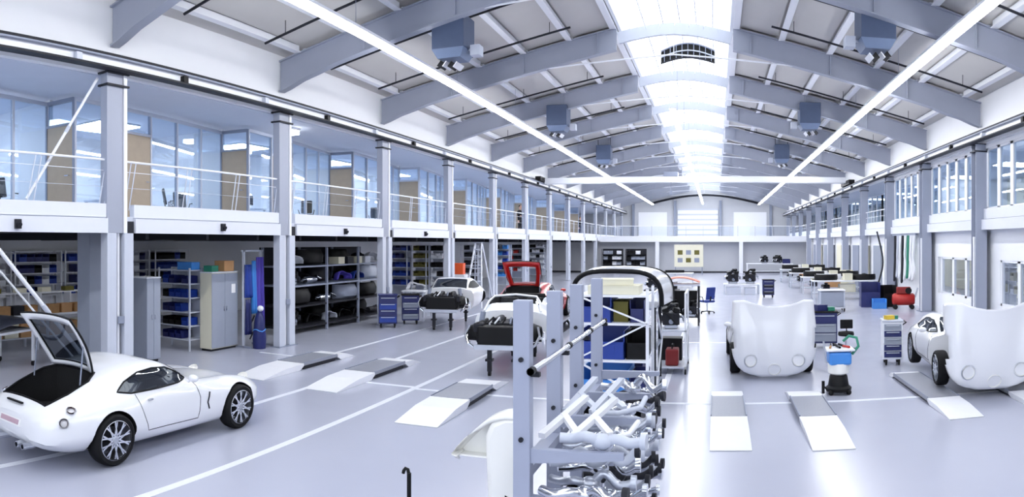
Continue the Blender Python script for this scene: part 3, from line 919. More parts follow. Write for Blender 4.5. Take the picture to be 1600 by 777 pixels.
def coupe(label, paint, loc, rz, z=0.0, lidglass=GLASSD, fw=0.86):
    t = thing('car', label, 'car', (loc[0], loc[1], z), rz)
    secs = body_secs(-1.0, 3.31)
    bvh = bvh_of(secs)
    body = MB().loft(secs).build('body_shell', paint, t)
    boolean(body, [arch_cut(0, -1), arch_cut(0, 1), arch_cut(2.51, -1), arch_cut(2.51, 1), (MB().prism(HATCH, 'z', 0.58, 1.6), CAVITY)])
    for s in (-1, 1):
        wheel(t, s * 0.83, 0, s); wheel(t, s * 0.81, 2.51, s)
    # side windows with dark trim, door seams, vents
    win = [(0.14, 0.90), (0.36, 0.86), (0.80, 0.855), (1.30, 0.865), (1.53, 0.89), (1.36, 1.0), (1.14, 1.09), (0.86, 1.115), (0.58, 1.09), (0.32, 1.0)]
    for s in (-1, 1):
        g = patch(bvh, win, 'x', s, 0.006).build('side_window', GLASSD, t, smooth=40)
        trim = onbody(bvh, win + [win[0]], 'x', s, 0.004, 5)
        MB().tube(trim, 0.012, 6, closed=True).build('window_trim', BLACK, g, smooth=60)
        seam = onbody(bvh, [(0.42, 0.84), (0.50, 0.60), (0.62, 0.34), (1.62, 0.32), (1.66, 0.62), (1.60, 0.86)], 'x', s, 0.001, 6)
        d = MB().tube(seam, 0.005, 5).build('door_seam', DARK, t)
        hd = onbody(bvh, [(0.62, 0.74), (0.74, 0.74)], 'x', s, 0.012, 4)
        MB().tube(hd, 0.012, 6).build('door_handle', CHROME, t)
        v = onbody(bvh, [(1.86, 0.66), (1.80, 0.52), (1.84, 0.40)], 'x', s, 0.002, 5)
        MB().tube(v, 0.012, 6).build('side_vent', DARK, t)
        # mirror
        MB().ball((s * 0.93, 1.42, 0.93), (0.09, 0.06, 0.055)).tube([(s * 0.80, 1.45, 0.86), (s * 0.92, 1.42, 0.92)], 0.016, 6).build('wing_mirror', paint, t, smooth=50)
        # round tail lamps
        for (yy, zz, r) in ((-0.74, 0.64, 0.048), (-0.60, 0.76, 0.048)):
            o = Vector((s * 3, yy, zz))
            h, nrm, _, _ = bvh.ray_cast(o, Vector((-s, 0, 0)))
            if h is not None:
                Q = Vector((0, 0, 1)).rotation_difference(nrm).to_matrix().to_4x4()
                L_ = MB().lathe([(0.0, 0.03), (r * 0.8, 0.024), (r, 0.0), (r, -0.03)], 18, Matrix.Translation(h) @ Q).build('tail_lamp', mat('smoked_red_lamp', (70, 26, 34), 0.15, coat=0.6), t, smooth=40)
                MB().lathe([(r, 0.0), (r * 1.22, 0.006), (r * 1.3, -0.02)], 18, Matrix.Translation(h) @ Q).build('lamp_ring', CHROME, L_, smooth=40)
        # head lamp
        h, nrm, _, _ = bvh.ray_cast(Vector((s * 0.55, 3.0, 3)), Vector((0, 0, -1)))
        Q = Vector((0, 0, 1)).rotation_difference((nrm + Vector((0, 0.8, 0))).normalized()).to_matrix().to_4x4()
        MB().lathe([(0.0, 0.02), (0.06, 0.012), (0.085, -0.015), (0.085, -0.06)], 20, Matrix.Translation(h - Vector((0, 0, 0.02))) @ Q).build('head_lamp', GEL, t, smooth=40)
        for dx in (0.0, 0.14):
            x = s * (0.22 + dx)
            MB().lathe([(0.030, -0.06), (0.042, -0.06), (0.042, 0.12), (0.030, 0.12)], 14, Matrix.Translation((x, -0.93, 0.30)) @ Matrix.Rotation(R(90), 4, 'X')).build('exhaust_tip', CHROME, t, smooth=40)
    wsc = patch(bvh, [(-0.50, 1.14), (0.50, 1.14), (0.56, 1.4), (0.58, 1.60), (-0.58, 1.60), (-0.56, 1.4)], 'z', 1, 0.006).build('windscreen', GLASSD, t, smooth=40)
    MB().tube(onbody(bvh, [(-0.58, 1.62), (0.58, 1.62)], 'z', 1, 0.004, 10), 0.012, 6).build('wiper_cowl', BLACK, wsc)
    for s in (-1, 1):
        MB().tube(onbody(bvh, [(s * 0.62, 1.72), (s * 0.56, 2.5), (s * 0.40, 3.05)], 'z', 1, 0.001, 10), 0.005, 5).build('bonnet_seam', STEEL, t)
    # hatch opening trim, luggage floor, plate
    MB().tube(onbody(bvh, HATCH + [HATCH[0]], 'z', 1, 0.004, 6), 0.014, 6, closed=True).build('hatch_seal', BLACK, t)
    pl = MB().box((0, -1.0, 0.57), (0.50, 0.02, 0.115), Matrix.Rotation(R(-14), 3, 'X')).build('number_plate', PAPER, t)
    MB().box((0, -1.012, 0.567), (0.42, 0.012, 0.06), Matrix.Rotation(R(-14), 3, 'X')).build('plate_band', mat('plate_print', (190, 160, 172), 0.5), pl)
    MB().box((0, -0.93, 0.795), (0.36, 0.03, 0.02)).build('brake_light', BLACK, t)
    # raised tailgate: a curved glazed lid hinged at the roof
    hinge = Vector((0, 0.06, 1.14))
    tilt = R(88)
    def lid(u, v):      # u -1..1 across, v 0..1 from hinge to rear edge
        w = 0.44 + 0.13 * math.sin(min(v * 1.4, 1) * PI / 2)
        y = -0.88 * v
        zz = -0.13 * v * v - 0.06 * u * u
        q = Matrix.Rotation(-tilt + R(22), 3, 'X') @ Vector((u * w, y, zz))
        return q + hinge
    nu, nv = 10, 10
    gl = [[lid(fw * (-1 + 2 * i / nu), 0.09 + 0.80 * j / nv) for i in range(nu + 1)] for j in range(nv + 1)]
    tg = MB().loft(gl, close=False, caps=False).build('tailgate', lidglass, t, smooth=50)
    ring = [lid(-1 + 2 * i / 8, 0.02) for i in range(9)] + [lid(1, j / 8) for j in range(1, 9)] + [lid(1 - 2 * i / 8, 1.0) for i in range(1, 9)] + [lid(-1, 1 - j / 8) for j in range(1, 8)]
    lo_ = 0.89 if fw > 0.8 else 0.80
    inner = [lid(fw * (-1 + 2 * i / 8), 0.09) for i in range(9)] + [lid(fw, 0.09 + (lo_ - 0.09) * j / 8) for j in range(1, 9)] + [lid(fw * (1 - 2 * i / 8), lo_) for i in range(1, 9)] + [lid(-fw, lo_ - (lo_ - 0.09) * j / 8) for j in range(1, 8)]
    f = MB()
    n = len(ring)
    f.add(ring + inner, [(i, (i + 1) % n, n + (i + 1) % n, n + i) for i in range(n)])
    fr = f.build('frame', paint, tg, smooth=50)
    sd = fr.modifiers.new('solid', 'SOLIDIFY'); sd.thickness = 0.03
    MB().tube(inner, 0.014, 6, closed=True).build('glass_seal', BLACK, tg)
    MB().tube(ring, 0.017, 6, closed=True).build('lid_edge', BLACK, tg)
    for s in (-1, 1):
        MB().tube([Vector((s * 0.53, -0.28, 0.97)), lid(s * 0.95, 0.55)], 0.011, 6).build('gas_strut', STEEL, t)
    return t

coupe('white coupe with its rear hatch raised, parked beside the left gallery', CARW, (-7.62, 5.68), 0)
coupe('red car with its red hatch raised behind the stripped white shell', CARR, (-5.75, 20.3), R(2), 0.40, GLASSC, 0.74)
for s_, nm_ in ((-1, 'left'), (1, 'right')):
    t = thing('lift_platform', 'dark lift runway under the %s wheels of the red car' % nm_, 'car lift', (-5.83 + s_ * 0.82, 21.5, 0), R(2))
    MB().bx(-0.25, 0.25, -1.9, 2.0, 0.34, 0.398).build('runway', PLATEG, t, bevel=0.01)
    for y in (-1.3, 1.4):
        MB().bar((0, y - 0.45, 0.03), (0, y + 0.45, 0.34), 0.07, 0.05).build('scissor_arm', DARK, t)
        MB().bar((0.09, y + 0.45, 0.03), (0.09, y - 0.45, 0.34), 0.07, 0.05).build('scissor_arm', DARK, t)
    MB().bx(-0.22, 0.22, -1.85, 1.95, 0, 0.04).build('base', DARK, t)

# ---- cars with the whole front clamshell tipped upright (facing the viewpoint)
def clamshell_car(label, loc, rz, z=0.0, tip=78):
    t = thing('car', label, 'car', (loc[0], loc[1], z), rz)
    secs = body_secs(-1.0, 1.72, 40)
    bvh = bvh_of(secs)
    body = MB().loft(secs).build('body_shell', CARW, t)
    cock = [(-0.58, 0.15), (0.58, 0.15), (0.62, 0.6), (0.62, 1.15), (0.5, 1.32), (-0.5, 1.32), (-0.62, 1.15), (-0.62, 0.6)]
    boolean(body, [arch_cut(0, -1), arch_cut(0, 1)])
    win = [(0.14, 0.90), (0.36, 0.86), (0.80, 0.855), (1.30, 0.865), (1.53, 0.89), (1.36, 1.0), (1.14, 1.09), (0.86, 1.115), (0.58, 1.09), (0.32, 1.0)]
    for s in (-1, 1):
        g = patch(bvh, win, 'x', s, 0.006).build('side_window', GLASSD, t, smooth=40)
        MB().tube(onbody(bvh, win + [win[0]], 'x', s, 0.004, 5), 0.012, 6, closed=True).build('window_trim', BLACK, g)
        MB().tube(onbody(bvh, [(0.42, 0.84), (0.50, 0.60), (0.62, 0.34), (1.58, 0.32), (1.62, 0.62), (1.58, 0.84)], 'x', s, 0.001, 6), 0.005, 5).build('door_seam', DARK, t)
        MB().ball((s * 0.93, 1.42, 0.93), (0.09, 0.06, 0.055)).tube([(s * 0.80, 1.45, 0.86), (s * 0.92, 1.42, 0.92)], 0.016, 6).build('wing_mirror', CARW, t, smooth=50)
        wheel(t, s * 0.83, 0, s); wheel(t, s * 0.79, 2.51, s)
        MB().bar((s * 0.40, 1.6, 0.34), (s * 0.36, 3.1, 0.34), 0.08, 0.12).build('chassis_rail', BLACK, t)
        MB().cyl((s * 0.55, 2.51, 0.4), (s * 0.5, 2.45, 0.78), 0.05, 12).build('spring_strut', DARK, t)
        MB().bar((s * 0.36, 2.5, 0.30), (s * 0.76, 2.51, 0.30), 0.06, 0.03).build('wishbone', DARK, t)
    patch(bvh, [(-0.50, 1.14), (0.50, 1.14), (0.56, 1.4), (0.58, 1.60), (-0.58, 1.60), (-0.56, 1.4)], 'z', 1, 0.006).build('windscreen', GLASSD, t, smooth=40)
    MB().bx(-0.26, 0.26, 1.8, 2.55, 0.34, 0.66).cyl((-0.18, 1.85, 0.68), (-0.18, 2.5, 0.68), 0.07, 12).cyl((0.18, 1.85, 0.68), (0.18, 2.5, 0.68), 0.07, 12).build('engine', BLACK, t, bevel=0.02)
    MB().bx(-0.42, 0.42, 2.95, 3.03, 0.24, 0.60).build('radiator', BLACK, t)
    MB().bx(-0.62, 0.62, 1.55, 3.05, 0.17, 0.20).build('floor_pan', BLACK, t)
    # clamshell: the open-bottomed nose, rotated about a hinge low at the front
    ns = body_secs(1.74, 3.31, 30)
    half = len(ns[0])
    keep = [k for k in range(half) if True]
    hy, hz = 3.12, 0.30
    rows = []
    for sec in ns:
        top_ = []
        m = half // 2
        order = list(range(3, m + 1)) + list(range(m + 1, half - 2))
        for k in order:
            q_ = sec[k]
            fall = max(0.0, 1 - (q_[1] - 1.74) / 0.45)
            top_.append((q_[0], q_[1] + 0.15 * fall * (1 - min(1, abs(q_[0]) / 0.62) ** 2), q_[2]))
        rows.append(top_)
    rot = Matrix.Rotation(-R(tip), 3, 'X')
    def tipf(p):
        q = Vector((p[0], p[1] - hy, p[2] - hz))
        q = rot @ q
        return Vector((q.x, q.y + hy, q.z + hz - 0.09))
    grid = MB()
    ncol = len(rows[0])
    vs = [tipf(p) for r_ in rows for p in r_]
    fs = []
    for i in range(len(rows) - 1):
        for k in range(ncol - 1):
            c = [rows[i][k], rows[i][k + 1], rows[i + 1][k + 1], rows[i + 1][k]]
            cy = sum(p[1] for p in c) / 4; cz = sum(p[2] for p in c) / 4; cx = abs(sum(p[0] for p in c) / 4)
            if math.hypot(cy - 2.51, cz - 0.33) < ARCH_R and cx > 0.55:
                continue
            fs.append((i * ncol + k, i * ncol + k + 1, (i + 1) * ncol + k + 1, (i + 1) * ncol + k))
    cs = MB().add(vs, fs).build('clamshell_bonnet', CARW, t, smooth=60)
    sd = cs.modifiers.new('solid', 'SOLIDIFY'); sd.thickness = 0.02; sd.offset = -1
    nb = bvh_of(ns)
    for s in (-1, 1):
        h, nrm, _, _ = nb.ray_cast(Vector((s * 0.50, 2.98, 3)), Vector((0, 0, -1)))
        c = tipf(h); nn = rot @ nrm
        Q = Vector((0, 0, 1)).rotation_difference(nn).to_matrix().to_4x4()
        hl = MB().lathe([(0.0, 0.05), (0.08, 0.04), (0.115, 0.01), (0.12, -0.03)], 22, Matrix.Translation(c) @ Q).build('head_lamp', GEL, cs, smooth=40)
        MB().lathe([(0.115, 0.012), (0.135, 0.012), (0.14, -0.02)], 22, Matrix.Translation(c) @ Q).build('lamp_ring', STEELL, cs, smooth=40)
    h, nrm, _, _ = nb.ray_cast(Vector((0, 3.16, 3)), Vector((0, 0, -1)))
    c = tipf(h); nn = rot @ nrm
    Q = Vector((0, 0, 1)).rotation_difference(nn).to_matrix().to_4x4()
    MB().lathe([(0.0, 0.03), (0.10, 0.025), (0.13, 0.0), (0.13, -0.02)], 22, Matrix.Translation(c) @ Q).build('nose_badge_disc', GEL, cs, smooth=40)
    return t
clamshell_car('white car with its front bonnet tipped upright in the middle bay', (1.22, 17.7), PI, 0.0, 80)
clamshell_car('white car with its bonnet tipped upright at the right edge, on a lift', (5.28, 14.95), PI - R(6), 0.125, 82)

# ---- stripped car shells without noses on trestles (facing the viewpoint)
def shell_car(label, loc, rz, z, roof):
    t = thing('car_shell', label, 'car', (loc[0], loc[1], 0), rz)
    secs = body_secs(-1.0, 1.72, 40)
    bvh = bvh_of(secs)
    bd = MB().loft([[(p[0], p[1], p[2] + z) for p in s] for s in secs]).build('body_shell', CARW, t)
    def up(mb, k=z):
        mb.v = [(p[0], p[1], p[2] + k) for p in mb.v]
        return mb
    cuts = [up_c for up_c in ()]
    for s in (-1, 1):
        c, m = arch_cut(0, s); cuts.append((up(c), m))
    if not roof:
        cuts.append((up(MB().prism([(-0.62, 0.05), (0.62, 0.05), (0.66, 0.7), (0.62, 1.42), (-0.62, 1.42), (-0.66, 0.7)], 'z', 0.45, 1.6)), CAVITY))
    boolean(bd, cuts)
    if roof:
        win = [(0.14, 0.90), (0.36, 0.86), (0.80, 0.855), (1.30, 0.865), (1.53, 0.89), (1.36, 1.0), (1.14, 1.09), (0.86, 1.115), (0.58, 1.09), (0.32, 1.0)]
        for s in (-1, 1):
            up(patch(bvh, win, 'x', s, 0.006)).build('side_window', BLACK, t, smooth=40)
        up(patch(bvh, [(-0.52, 1.10), (0.52, 1.10), (0.57, 1.4), (0.60, 1.64), (-0.60, 1.64), (-0.57, 1.4)], 'z', 1, 0.006)).build('windscreen', GLASSD, t, smooth=40)
    else:
        fr = [(-0.66, 1.62, 0.86), (-0.60, 1.38, 1.06), (-0.50, 1.22, 1.17), (0, 1.16, 1.21), (0.50, 1.22, 1.17), (0.60, 1.38, 1.06), (0.66, 1.62, 0.86)]
        up(MB().tube(fr, 0.028, 8)).build('windscreen_frame', CARW, t, smooth=50)
        up(MB().loft([[fr[i], ((fr[i][0]) * 0.97, 1.60 - 0.1 * (1 - abs(i - 3) / 3), 0.88)] for i in range(7)], close=False, caps=False)).build('windscreen', GLASSC, t)
        up(MB().tube([(-0.55, -0.1, 0.9), (-0.5, -0.12, 1.12), (0.5, -0.12, 1.12), (0.55, -0.1, 0.9)], 0.03, 8)).build('roll_hoop', BLACK, t)
        for s in (-1, 1):
            st = MB().bx(s * 0.33 - 0.22, s * 0.33 + 0.22, 0.35, 0.85, 0.45, 0.58)
            st.box((s * 0.33, 0.30, 0.80), (0.44, 0.12, 0.55), Matrix.Rotation(R(12), 3, 'X'))
            up(st).build('seat', BLACK, t, bevel=0.04)
        up(MB().bx(-0.62, 0.62, 1.40, 1.60, 0.72, 0.88)).build('dashboard', BLACK, t, bevel=0.03)
    # black front chassis
    up(MB().bx(-0.50, 0.50, 2.62, 2.98, 0.22, 0.66)).build('radiator_box', BLACK, t, bevel=0.03)
    up(MB().bx(-0.56, 0.56, 2.98, 3.04, 0.18, 0.28)).build('front_beam', ALU, t)
    up(MB().bx(-0.30, 0.30, 1.75, 2.6, 0.30, 0.70).cyl((-0.2, 1.8, 0.72), (-0.2, 2.55, 0.72), 0.08, 12).cyl((0.2, 1.8, 0.72), (0.2, 2.55, 0.72), 0.08, 12)).build('engine', DARK, t, bevel=0.02)
    for k in range(5):
        up(MB().tube([(-0.2 + 0.1 * k, 2.5, 0.74), (-0.3 + 0.13 * k, 2.62, 0.82), (-0.34 + 0.17 * k, 2.75, 0.70)], 0.02, 6)).build('hose', (BLACK, STEEL, BLACK, WHITE, BLACK)[k], t)
    for s in (-1, 1):
        up(MB().bar((s * 0.44, 1.7, 0.34), (s * 0.44, 2.95, 0.34), 0.1, 0.16)).build('chassis_rail', BLACK, t)
        lin_ = [[(s * (0.56 + 0.055 * q), 2.42 + (0.36 - 0.02 * q) * math.cos(PI * (0.02 + 0.96 * k / 10)), 0.34 + (0.36 - 0.02 * q) * math.sin(PI * (0.02 + 0.96 * k / 10))) for q in range(5)] for k in range(11)]
        lo = up(MB().loft(lin_, close=False, caps=False)).build('wheel_arch_liner', BLACK, t, smooth=60)
        lm_ = lo.modifiers.new('solid', 'SOLIDIFY'); lm_.thickness = 0.02
        up(MB().bx(s * 0.50 - 0.04, s * 0.50 + 0.04, 2.0, 2.9, 0.30, 0.74)).build('inner_wing', BLACK, t, bevel=0.03)
        up(MB().box((s * 0.5, 2.78, 0.62), (0.2, 0.26, 0.2))).build('fluid_tank', DARK, t, bevel=0.03)
        up(MB().bar((s * 0.4, 2.5, 0.30), (s * 0.80, 2.45, 0.32), 0.08, 0.04)).build('wishbone', DARK, t)
        up(MB().cyl((s * 0.56, 2.45, 0.5), (s * 0.5, 2.4, 0.92), 0.06, 12)).build('spring_strut', STEEL, t)
        up(MB().tube([(s * 0.74, 2.62, 0.62), (s * 0.80, 2.78, 0.45), (s * 0.72, 2.86, 0.28), (s * 0.62, 2.84, 0.20)], 0.03, 8)).build('brake_hose', CHROME, t)
        up(MB().lathe([(0.0, 0.0), (0.15, 0.0), (0.15, -0.03), (0.0, -0.03)], 20, Matrix.Translation((s * 0.83, 2.45, 0.36)) @ Matrix.Rotation(R(90), 4, 'Y'))).build('brake_disc', CHROME, t, smooth=40)
    # trestle legs with castors
    for x in (-0.28, 0.28):
        for y in (0.1, 2.75):
            MB().bx(x - 0.045, x + 0.045, y - 0.045, y + 0.045, 0.10, z + 0.24).bx(x - 0.08, x + 0.08, y - 0.08, y + 0.08, 0.32, 0.37).build('leg', DARK, t)
            MB().cyl((x - 0.03, y, 0.055), (x + 0.03, y, 0.055), 0.055, 14).build('castor', BLACK, t)
    for q in (0.05, 2.70):
        MB().bx(-0.35, 0.35, q, q + 0.1, z + 0.14, z + 0.2).build('cross_bar', STEEL, t)
    return t
shell_car('stripped white open car shell with black front on trestles, nearest of the two shells', (-4.75, 16.75), PI + R(6), 0.42, False)
shell_car('stripped white closed car shell with black front on trestles, beside blue carts', (-9.15, 23.5), PI + R(10), 0.42, True)

# ---- flush drive-on lifts: white ramp, grey plate, white ramp
def lift(x, y0, y1, w, h, label, g1=0.40, g2=0.78):
    t = thing('lift_ramp', label, 'car lift', (x, y0, 0), 0, 'drive-on lift ramps')
    L = y1 - y0
    a, b = L * g1, L * g2
    MB().prism([(0, 0.004), (0, 0.012), (a * 0.55, h * 0.85), (a, h), (a, h - 0.05), (a * 0.9, 0.004)], 'x', -w / 2, w / 2).build('ramp', PLATEW, t)
    pl = MB().bx(-w / 2, w / 2, a + 0.01, b - 0.01, h - 0.05, h + 0.004).build('platform', PLATEG, t)
    for q in (-w / 2, w / 2 - 0.02):
        MB().bx(q, q + 0.02, a + 0.01, b - 0.01, h + 0.004, h + 0.02).build('edge_strip', STEEL, pl)
    MB().bx(-w / 2 + 0.04, w / 2 - 0.04, a + 0.05, b - 0.05, 0.0, h - 0.05).build('base', DARK, t)
    MB().prism([(b, h), (b, h - 0.05), (b + (L - b) * 0.2, 0.004), (L, 0.004), (L, 0.012), (b + (L - b) * 0.5, h * 0.85)], 'x', -w / 2, w / 2).build('ramp', PLATEW, t)
    return t
lift(-4.52, 9.75, 13.5, 0.74, 0.14, 'white and grey lift ramp in front of the stripped open shell', 0.38, 0.72)
lift(-7.18, 11.15, 15.0, 0.74, 0.14, 'white and grey lift ramp beyond the white coupe, nearer the hall middle')
lift(-9.05, 11.3, 15.1, 0.74, 0.14, 'white and grey lift ramp beyond the white coupe, nearer the gallery')
lift(0.21, 9.42, 13.2, 0.58, 0.10, 'left lift ramp in front of the middle white car')
lift(1.62, 9.32, 13.1, 0.60, 0.10, 'right lift ramp in front of the middle white car')
lift(3.98, 10.45, 14.4, 0.60, 0.10, 'left lift ramp under the white car at the right edge', 0.3, 0.9)
lift(5.55, 10.45, 14.4, 0.60, 0.10, 'right lift ramp under the white car at the right edge', 0.3, 0.9)
# ================================================================== GENERIC FURNITURE
BINS = {}
def bin_mesh(m, w=0.2, d=0.34, h=0.17):
    k = (m.name, w, d, h)
    if k not in BINS:
        t = 0.012
        b = MB()
        b.bx(-w / 2, w / 2, -d / 2, d / 2, 0, t)
        b.bx(-w / 2, -w / 2 + t, -d / 2, d / 2, t, h).bx(w / 2 - t, w / 2, -d / 2, d / 2, t, h)
        b.bx(-w / 2, w / 2, d / 2 - t, d / 2, t, h)
        b.bx(-w / 2, w / 2, -d / 2, -d / 2 + t, t, h * 0.62)
        b.bx(-w * 0.28, w * 0.28, -d / 2 - 0.006, -d / 2, h * 0.2, h * 0.5)
        BINS[k] = b.mesh('storage_bin', m)
    return BINS[k]
def place_bin(m, loc, rz, label, grp, size=(0.2, 0.34, 0.17), name='storage_bin'):
    o = link(name, bin_mesh(m, *size), loc=(loc[0], loc[1], loc[2] + 0.002), rot=(0, 0, rz))
    return tag(o, label, 'bin', grp)
BOXES = {}
def box_mesh(m, s):
    k = (m.name, s)
    if k not in BOXES:
        b = MB().bx(-s[0] / 2, s[0] / 2, -s[1] / 2, s[1] / 2, 0, s[2])
        b.bx(-s[0] / 2 - 0.004, s[0] / 2 + 0.004, -0.03, 0.03, s[2] * 0.7, s[2] + 0.003)
        b.bx(-s[0] / 2 - 0.006, s[0] / 2 + 0.006, -s[1] / 2 - 0.006, s[1] / 2 + 0.006, s[2] * 0.9, s[2] * 0.97)
        BOXES[k] = b.mesh('storage_box', m)
    return BOXES[k]
def place_box(m, s, loc, rz, label, grp=None, name='storage_box', cat='box'):
    o = link(name, box_mesh(m, s), loc=(loc[0], loc[1], loc[2] + 0.003), rot=(0, 0, rz))
    return tag(o, label, cat, grp)

def shelf_unit(label, loc, rz, w, d, levels, h, m=STEELL, sm=None, back=True, brace=False, name='shelving_unit', grp=None):
    """open front looks along local -y"""
    t = thing(name, label, 'shelf', loc, rz, grp)
    for x in (-w / 2, w / 2):
        for y in (-d / 2, d / 2):
            MB().bx(x - 0.02, x + 0.02, y - 0.02, y + 0.02, 0, h).build('upright', m, t)
    for z in levels:
        MB().bx(-w / 2 + 0.02, w / 2 - 0.02, -d / 2, d / 2, z - 0.03, z).build('shelf_board', sm or m, t)
    if back:
        MB().bx(-w / 2, w / 2, d / 2 + 0.02, d / 2 + 0.03, levels[0], h).build('back_panel', m, t)
    if brace:
        for k, (a, b) in enumerate(zip(levels[:-1], levels[1:])):
            s = 1 if k % 2 else -1
            MB().bar((s * w / 2, -d / 2 - 0.03, a), (-s * w / 2, -d / 2 - 0.03, b), 0.035, 0.02).build('brace', WHITE, t)
    return t
def local(loc, rz, p):
    c, s = math.cos(rz), math.sin(rz)
    return (loc[0] + c * p[0] - s * p[1], loc[1] + s * p[0] + c * p[1], loc[2] + p[2])
def fill_bins(loc, rz, w, levels, mats, desc, size=(0.2, 0.34, 0.17), skip=0.1, grp=None):
    n = int((w - 0.06) / (size[0] + 0.015))
    for li, z in enumerate(levels):
        if z is None: continue
        x0 = -(n - 1) * (size[0] + 0.015) / 2
        k = 0
        for i in range(n):
            if rnd.random() < skip: continue
            m = mats[(li * 3 + i // 2 + (rnd.random() < 0.25)) % len(mats)]
            p = local(loc, rz, (x0 + i * (size[0] + 0.015), -0.02, z))
            colr = {'blue_plastic': 'blue', 'dark_blue_paint': 'dark blue', 'light_blue_plastic': 'light blue', 'black_plastic': 'black', 'white_paint': 'white', 'red_plastic': 'red', 'yellow_plastic': 'yellow', 'olive_card': 'olive', 'locker_grey': 'grey', 'cardboard': 'brown', 'cream_board': 'cream', 'dark_steel': 'dark grey', 'light_steel_paint': 'pale grey'}.get(m.name, 'plain')
            place_bin(m, p, rz, '%s bin, %s slot of the %s shelf, %s' % (colr, ORD[i], ORD[li], desc), grp or 'bins on ' + desc, size)

def tool_cart(label, loc, rz, w, d, h, body, drawer_m, top_m=BLACK, ndr=5, name='tool_cart'):
    t = thing(name, label, 'tool cart', loc, rz)
    MB().bx(-w / 2, w / 2, -d / 2 + 0.02, d / 2, 0.14, h - 0.04).build('cabinet', body, t, bevel=0.012)
    MB().bx(-w / 2 - 0.02, w / 2 + 0.02, -d / 2 - 0.01, d / 2 + 0.02, h - 0.04, h).build('top_tray', top_m, t, bevel=0.01)
    z = 0.18
    dh = (h - 0.26) / ndr
    for k in range(ndr):
        o = MB().bx(-w / 2 + 0.03, w / 2 - 0.03, -d / 2, -d / 2 + 0.02, z + 0.012, z + dh - 0.012).build('drawer', drawer_m[k % len(drawer_m)], t)
        MB().bx(-w / 2 + 0.08, w / 2 - 0.08, -d / 2 - 0.03, -d / 2, z + dh - 0.05, z + dh - 0.03).build('handle', ALU, o)
        z += dh
    MB().tube([(w / 2, -d / 2 + 0.08, h - 0.12), (w / 2 + 0.09, -d / 2 + 0.08, h - 0.06), (w / 2 + 0.09, d / 2 - 0.08, h - 0.06), (w / 2, d / 2 - 0.08, h - 0.12)], 0.014, 8).build('push_handle', BLACK, t)
    for x in (-w / 2 + 0.08, w / 2 - 0.08):
        for y in (-d / 2 + 0.08, d / 2 - 0.08):
            MB().cyl((x - 0.02, y, 0.06), (x + 0.02, y, 0.06), 0.06, 14).bx(x - 0.03, x + 0.03, y - 0.02, y + 0.02, 0.06, 0.14).build('castor', BLACK, t)
    return t
def bench(label, loc, rz, w, d, h, topm, legm=STEELL, low=None, name='workbench'):
    t = thing(name, label, 'workbench', loc, rz)
    MB().bx(-w / 2, w / 2, -d / 2, d / 2, h - 0.05, h).build('bench_top', topm, t, bevel=0.008)
    for x in (-w / 2 + 0.06, w / 2 - 0.06):
        for y in (-d / 2 + 0.06, d / 2 - 0.06):
            MB().bx(x - 0.03, x + 0.03, y - 0.03, y + 0.03, 0, h - 0.05).build('leg', legm, t)
    if low:
        MB().bx(-w / 2 + 0.06, w / 2 - 0.06, -d / 2 + 0.06, d / 2 - 0.06, low - 0.03, low).build('lower_shelf', legm, t)
    return t
def swivel_chair(label, loc, rz, m, name='swivel_chair', grp=None):
    t = thing(name, label, 'chair', loc, rz, grp)
    for k in range(5):
        a = 2 * PI * k / 5
        MB().bar((0, 0, 0.10), (0.28 * math.cos(a), 0.28 * math.sin(a), 0.07), 0.04, 0.03).build('foot', BLACK, t)
        MB().ball((0.28 * math.cos(a), 0.28 * math.sin(a), 0.035), 0.035, 8, 6).build('castor', BLACK, t)
    MB().cyl((0, 0, 0.08), (0, 0, 0.45), 0.03, 12).build('stem', CHROME, t)
    MB().bx(-0.24, 0.24, -0.23, 0.23, 0.45, 0.53).build('seat', m, t, bevel=0.03)
    MB().box((0, 0.25, 0.82), (0.42, 0.06, 0.5), Matrix.Rotation(R(-10), 3, 'X')).build('backrest', m, t, bevel=0.03)
    MB().bar((0, 0.2, 0.47), (0, 0.27, 0.7), 0.05, 0.03).build('back_bar', BLACK, t)
    for s in (-1, 1):
        MB().tube([(s * 0.24, 0.1, 0.48), (s * 0.30, 0.1, 0.68), (s * 0.30, -0.14, 0.68)], 0.017, 8).build('armrest', BLACK, t)
    return t

# ---- car parts that lie on racks
def fender(label, loc, rot, m, s=1.0, grp=None):
    b = MB()
    secs = []
    for i in range(13):
        a = PI * (0.05 + 0.9 * i / 12)
        r = 0.42 + 0.05 * math.sin(i)
        row = []
        for k in range(5):
            w = -0.14 + 0.07 * k
            rr = r - 0.05 * (k / 4) ** 2 * 2
            row.append((s * rr * math.cos(a), s * w, s * rr * math.sin(a) * 0.75))
        secs.append(row)
    b.loft(secs, close=False, caps=False)
    o = b.build('fender', m, smooth=60)
    md = o.modifiers.new('solid', 'SOLIDIFY'); md.thickness = 0.012
    o.location = (loc[0], loc[1], loc[2] + 0.008); o.rotation_euler = rot
    return tag(o, label, 'car part', grp)
def bumper(label, loc, rot, m, w=1.5, grp=None):
    secs = []
    for i in range(15):
        u = -1 + 2 * i / 14
        y = 0.32 * abs(u) ** 3
        secs.append([(u * w / 2, y, 0), (u * w / 2, y - 0.10, 0.05), (u * w / 2, y - 0.12, 0.18), (u * w / 2, y - 0.03, 0.30), (u * w / 2, y + 0.0, 0.30), (u * w / 2, y + 0.02, 0.02)])
    o = MB().loft(secs).build('bumper', m, smooth=50)
    if grp == 'car parts on the long dark rack': o.scale = (1, 1.1, 1.65)
    o.location = (loc[0], loc[1], loc[2] + 0.008); o.rotation_euler = rot
    return tag(o, label, 'car part', grp)
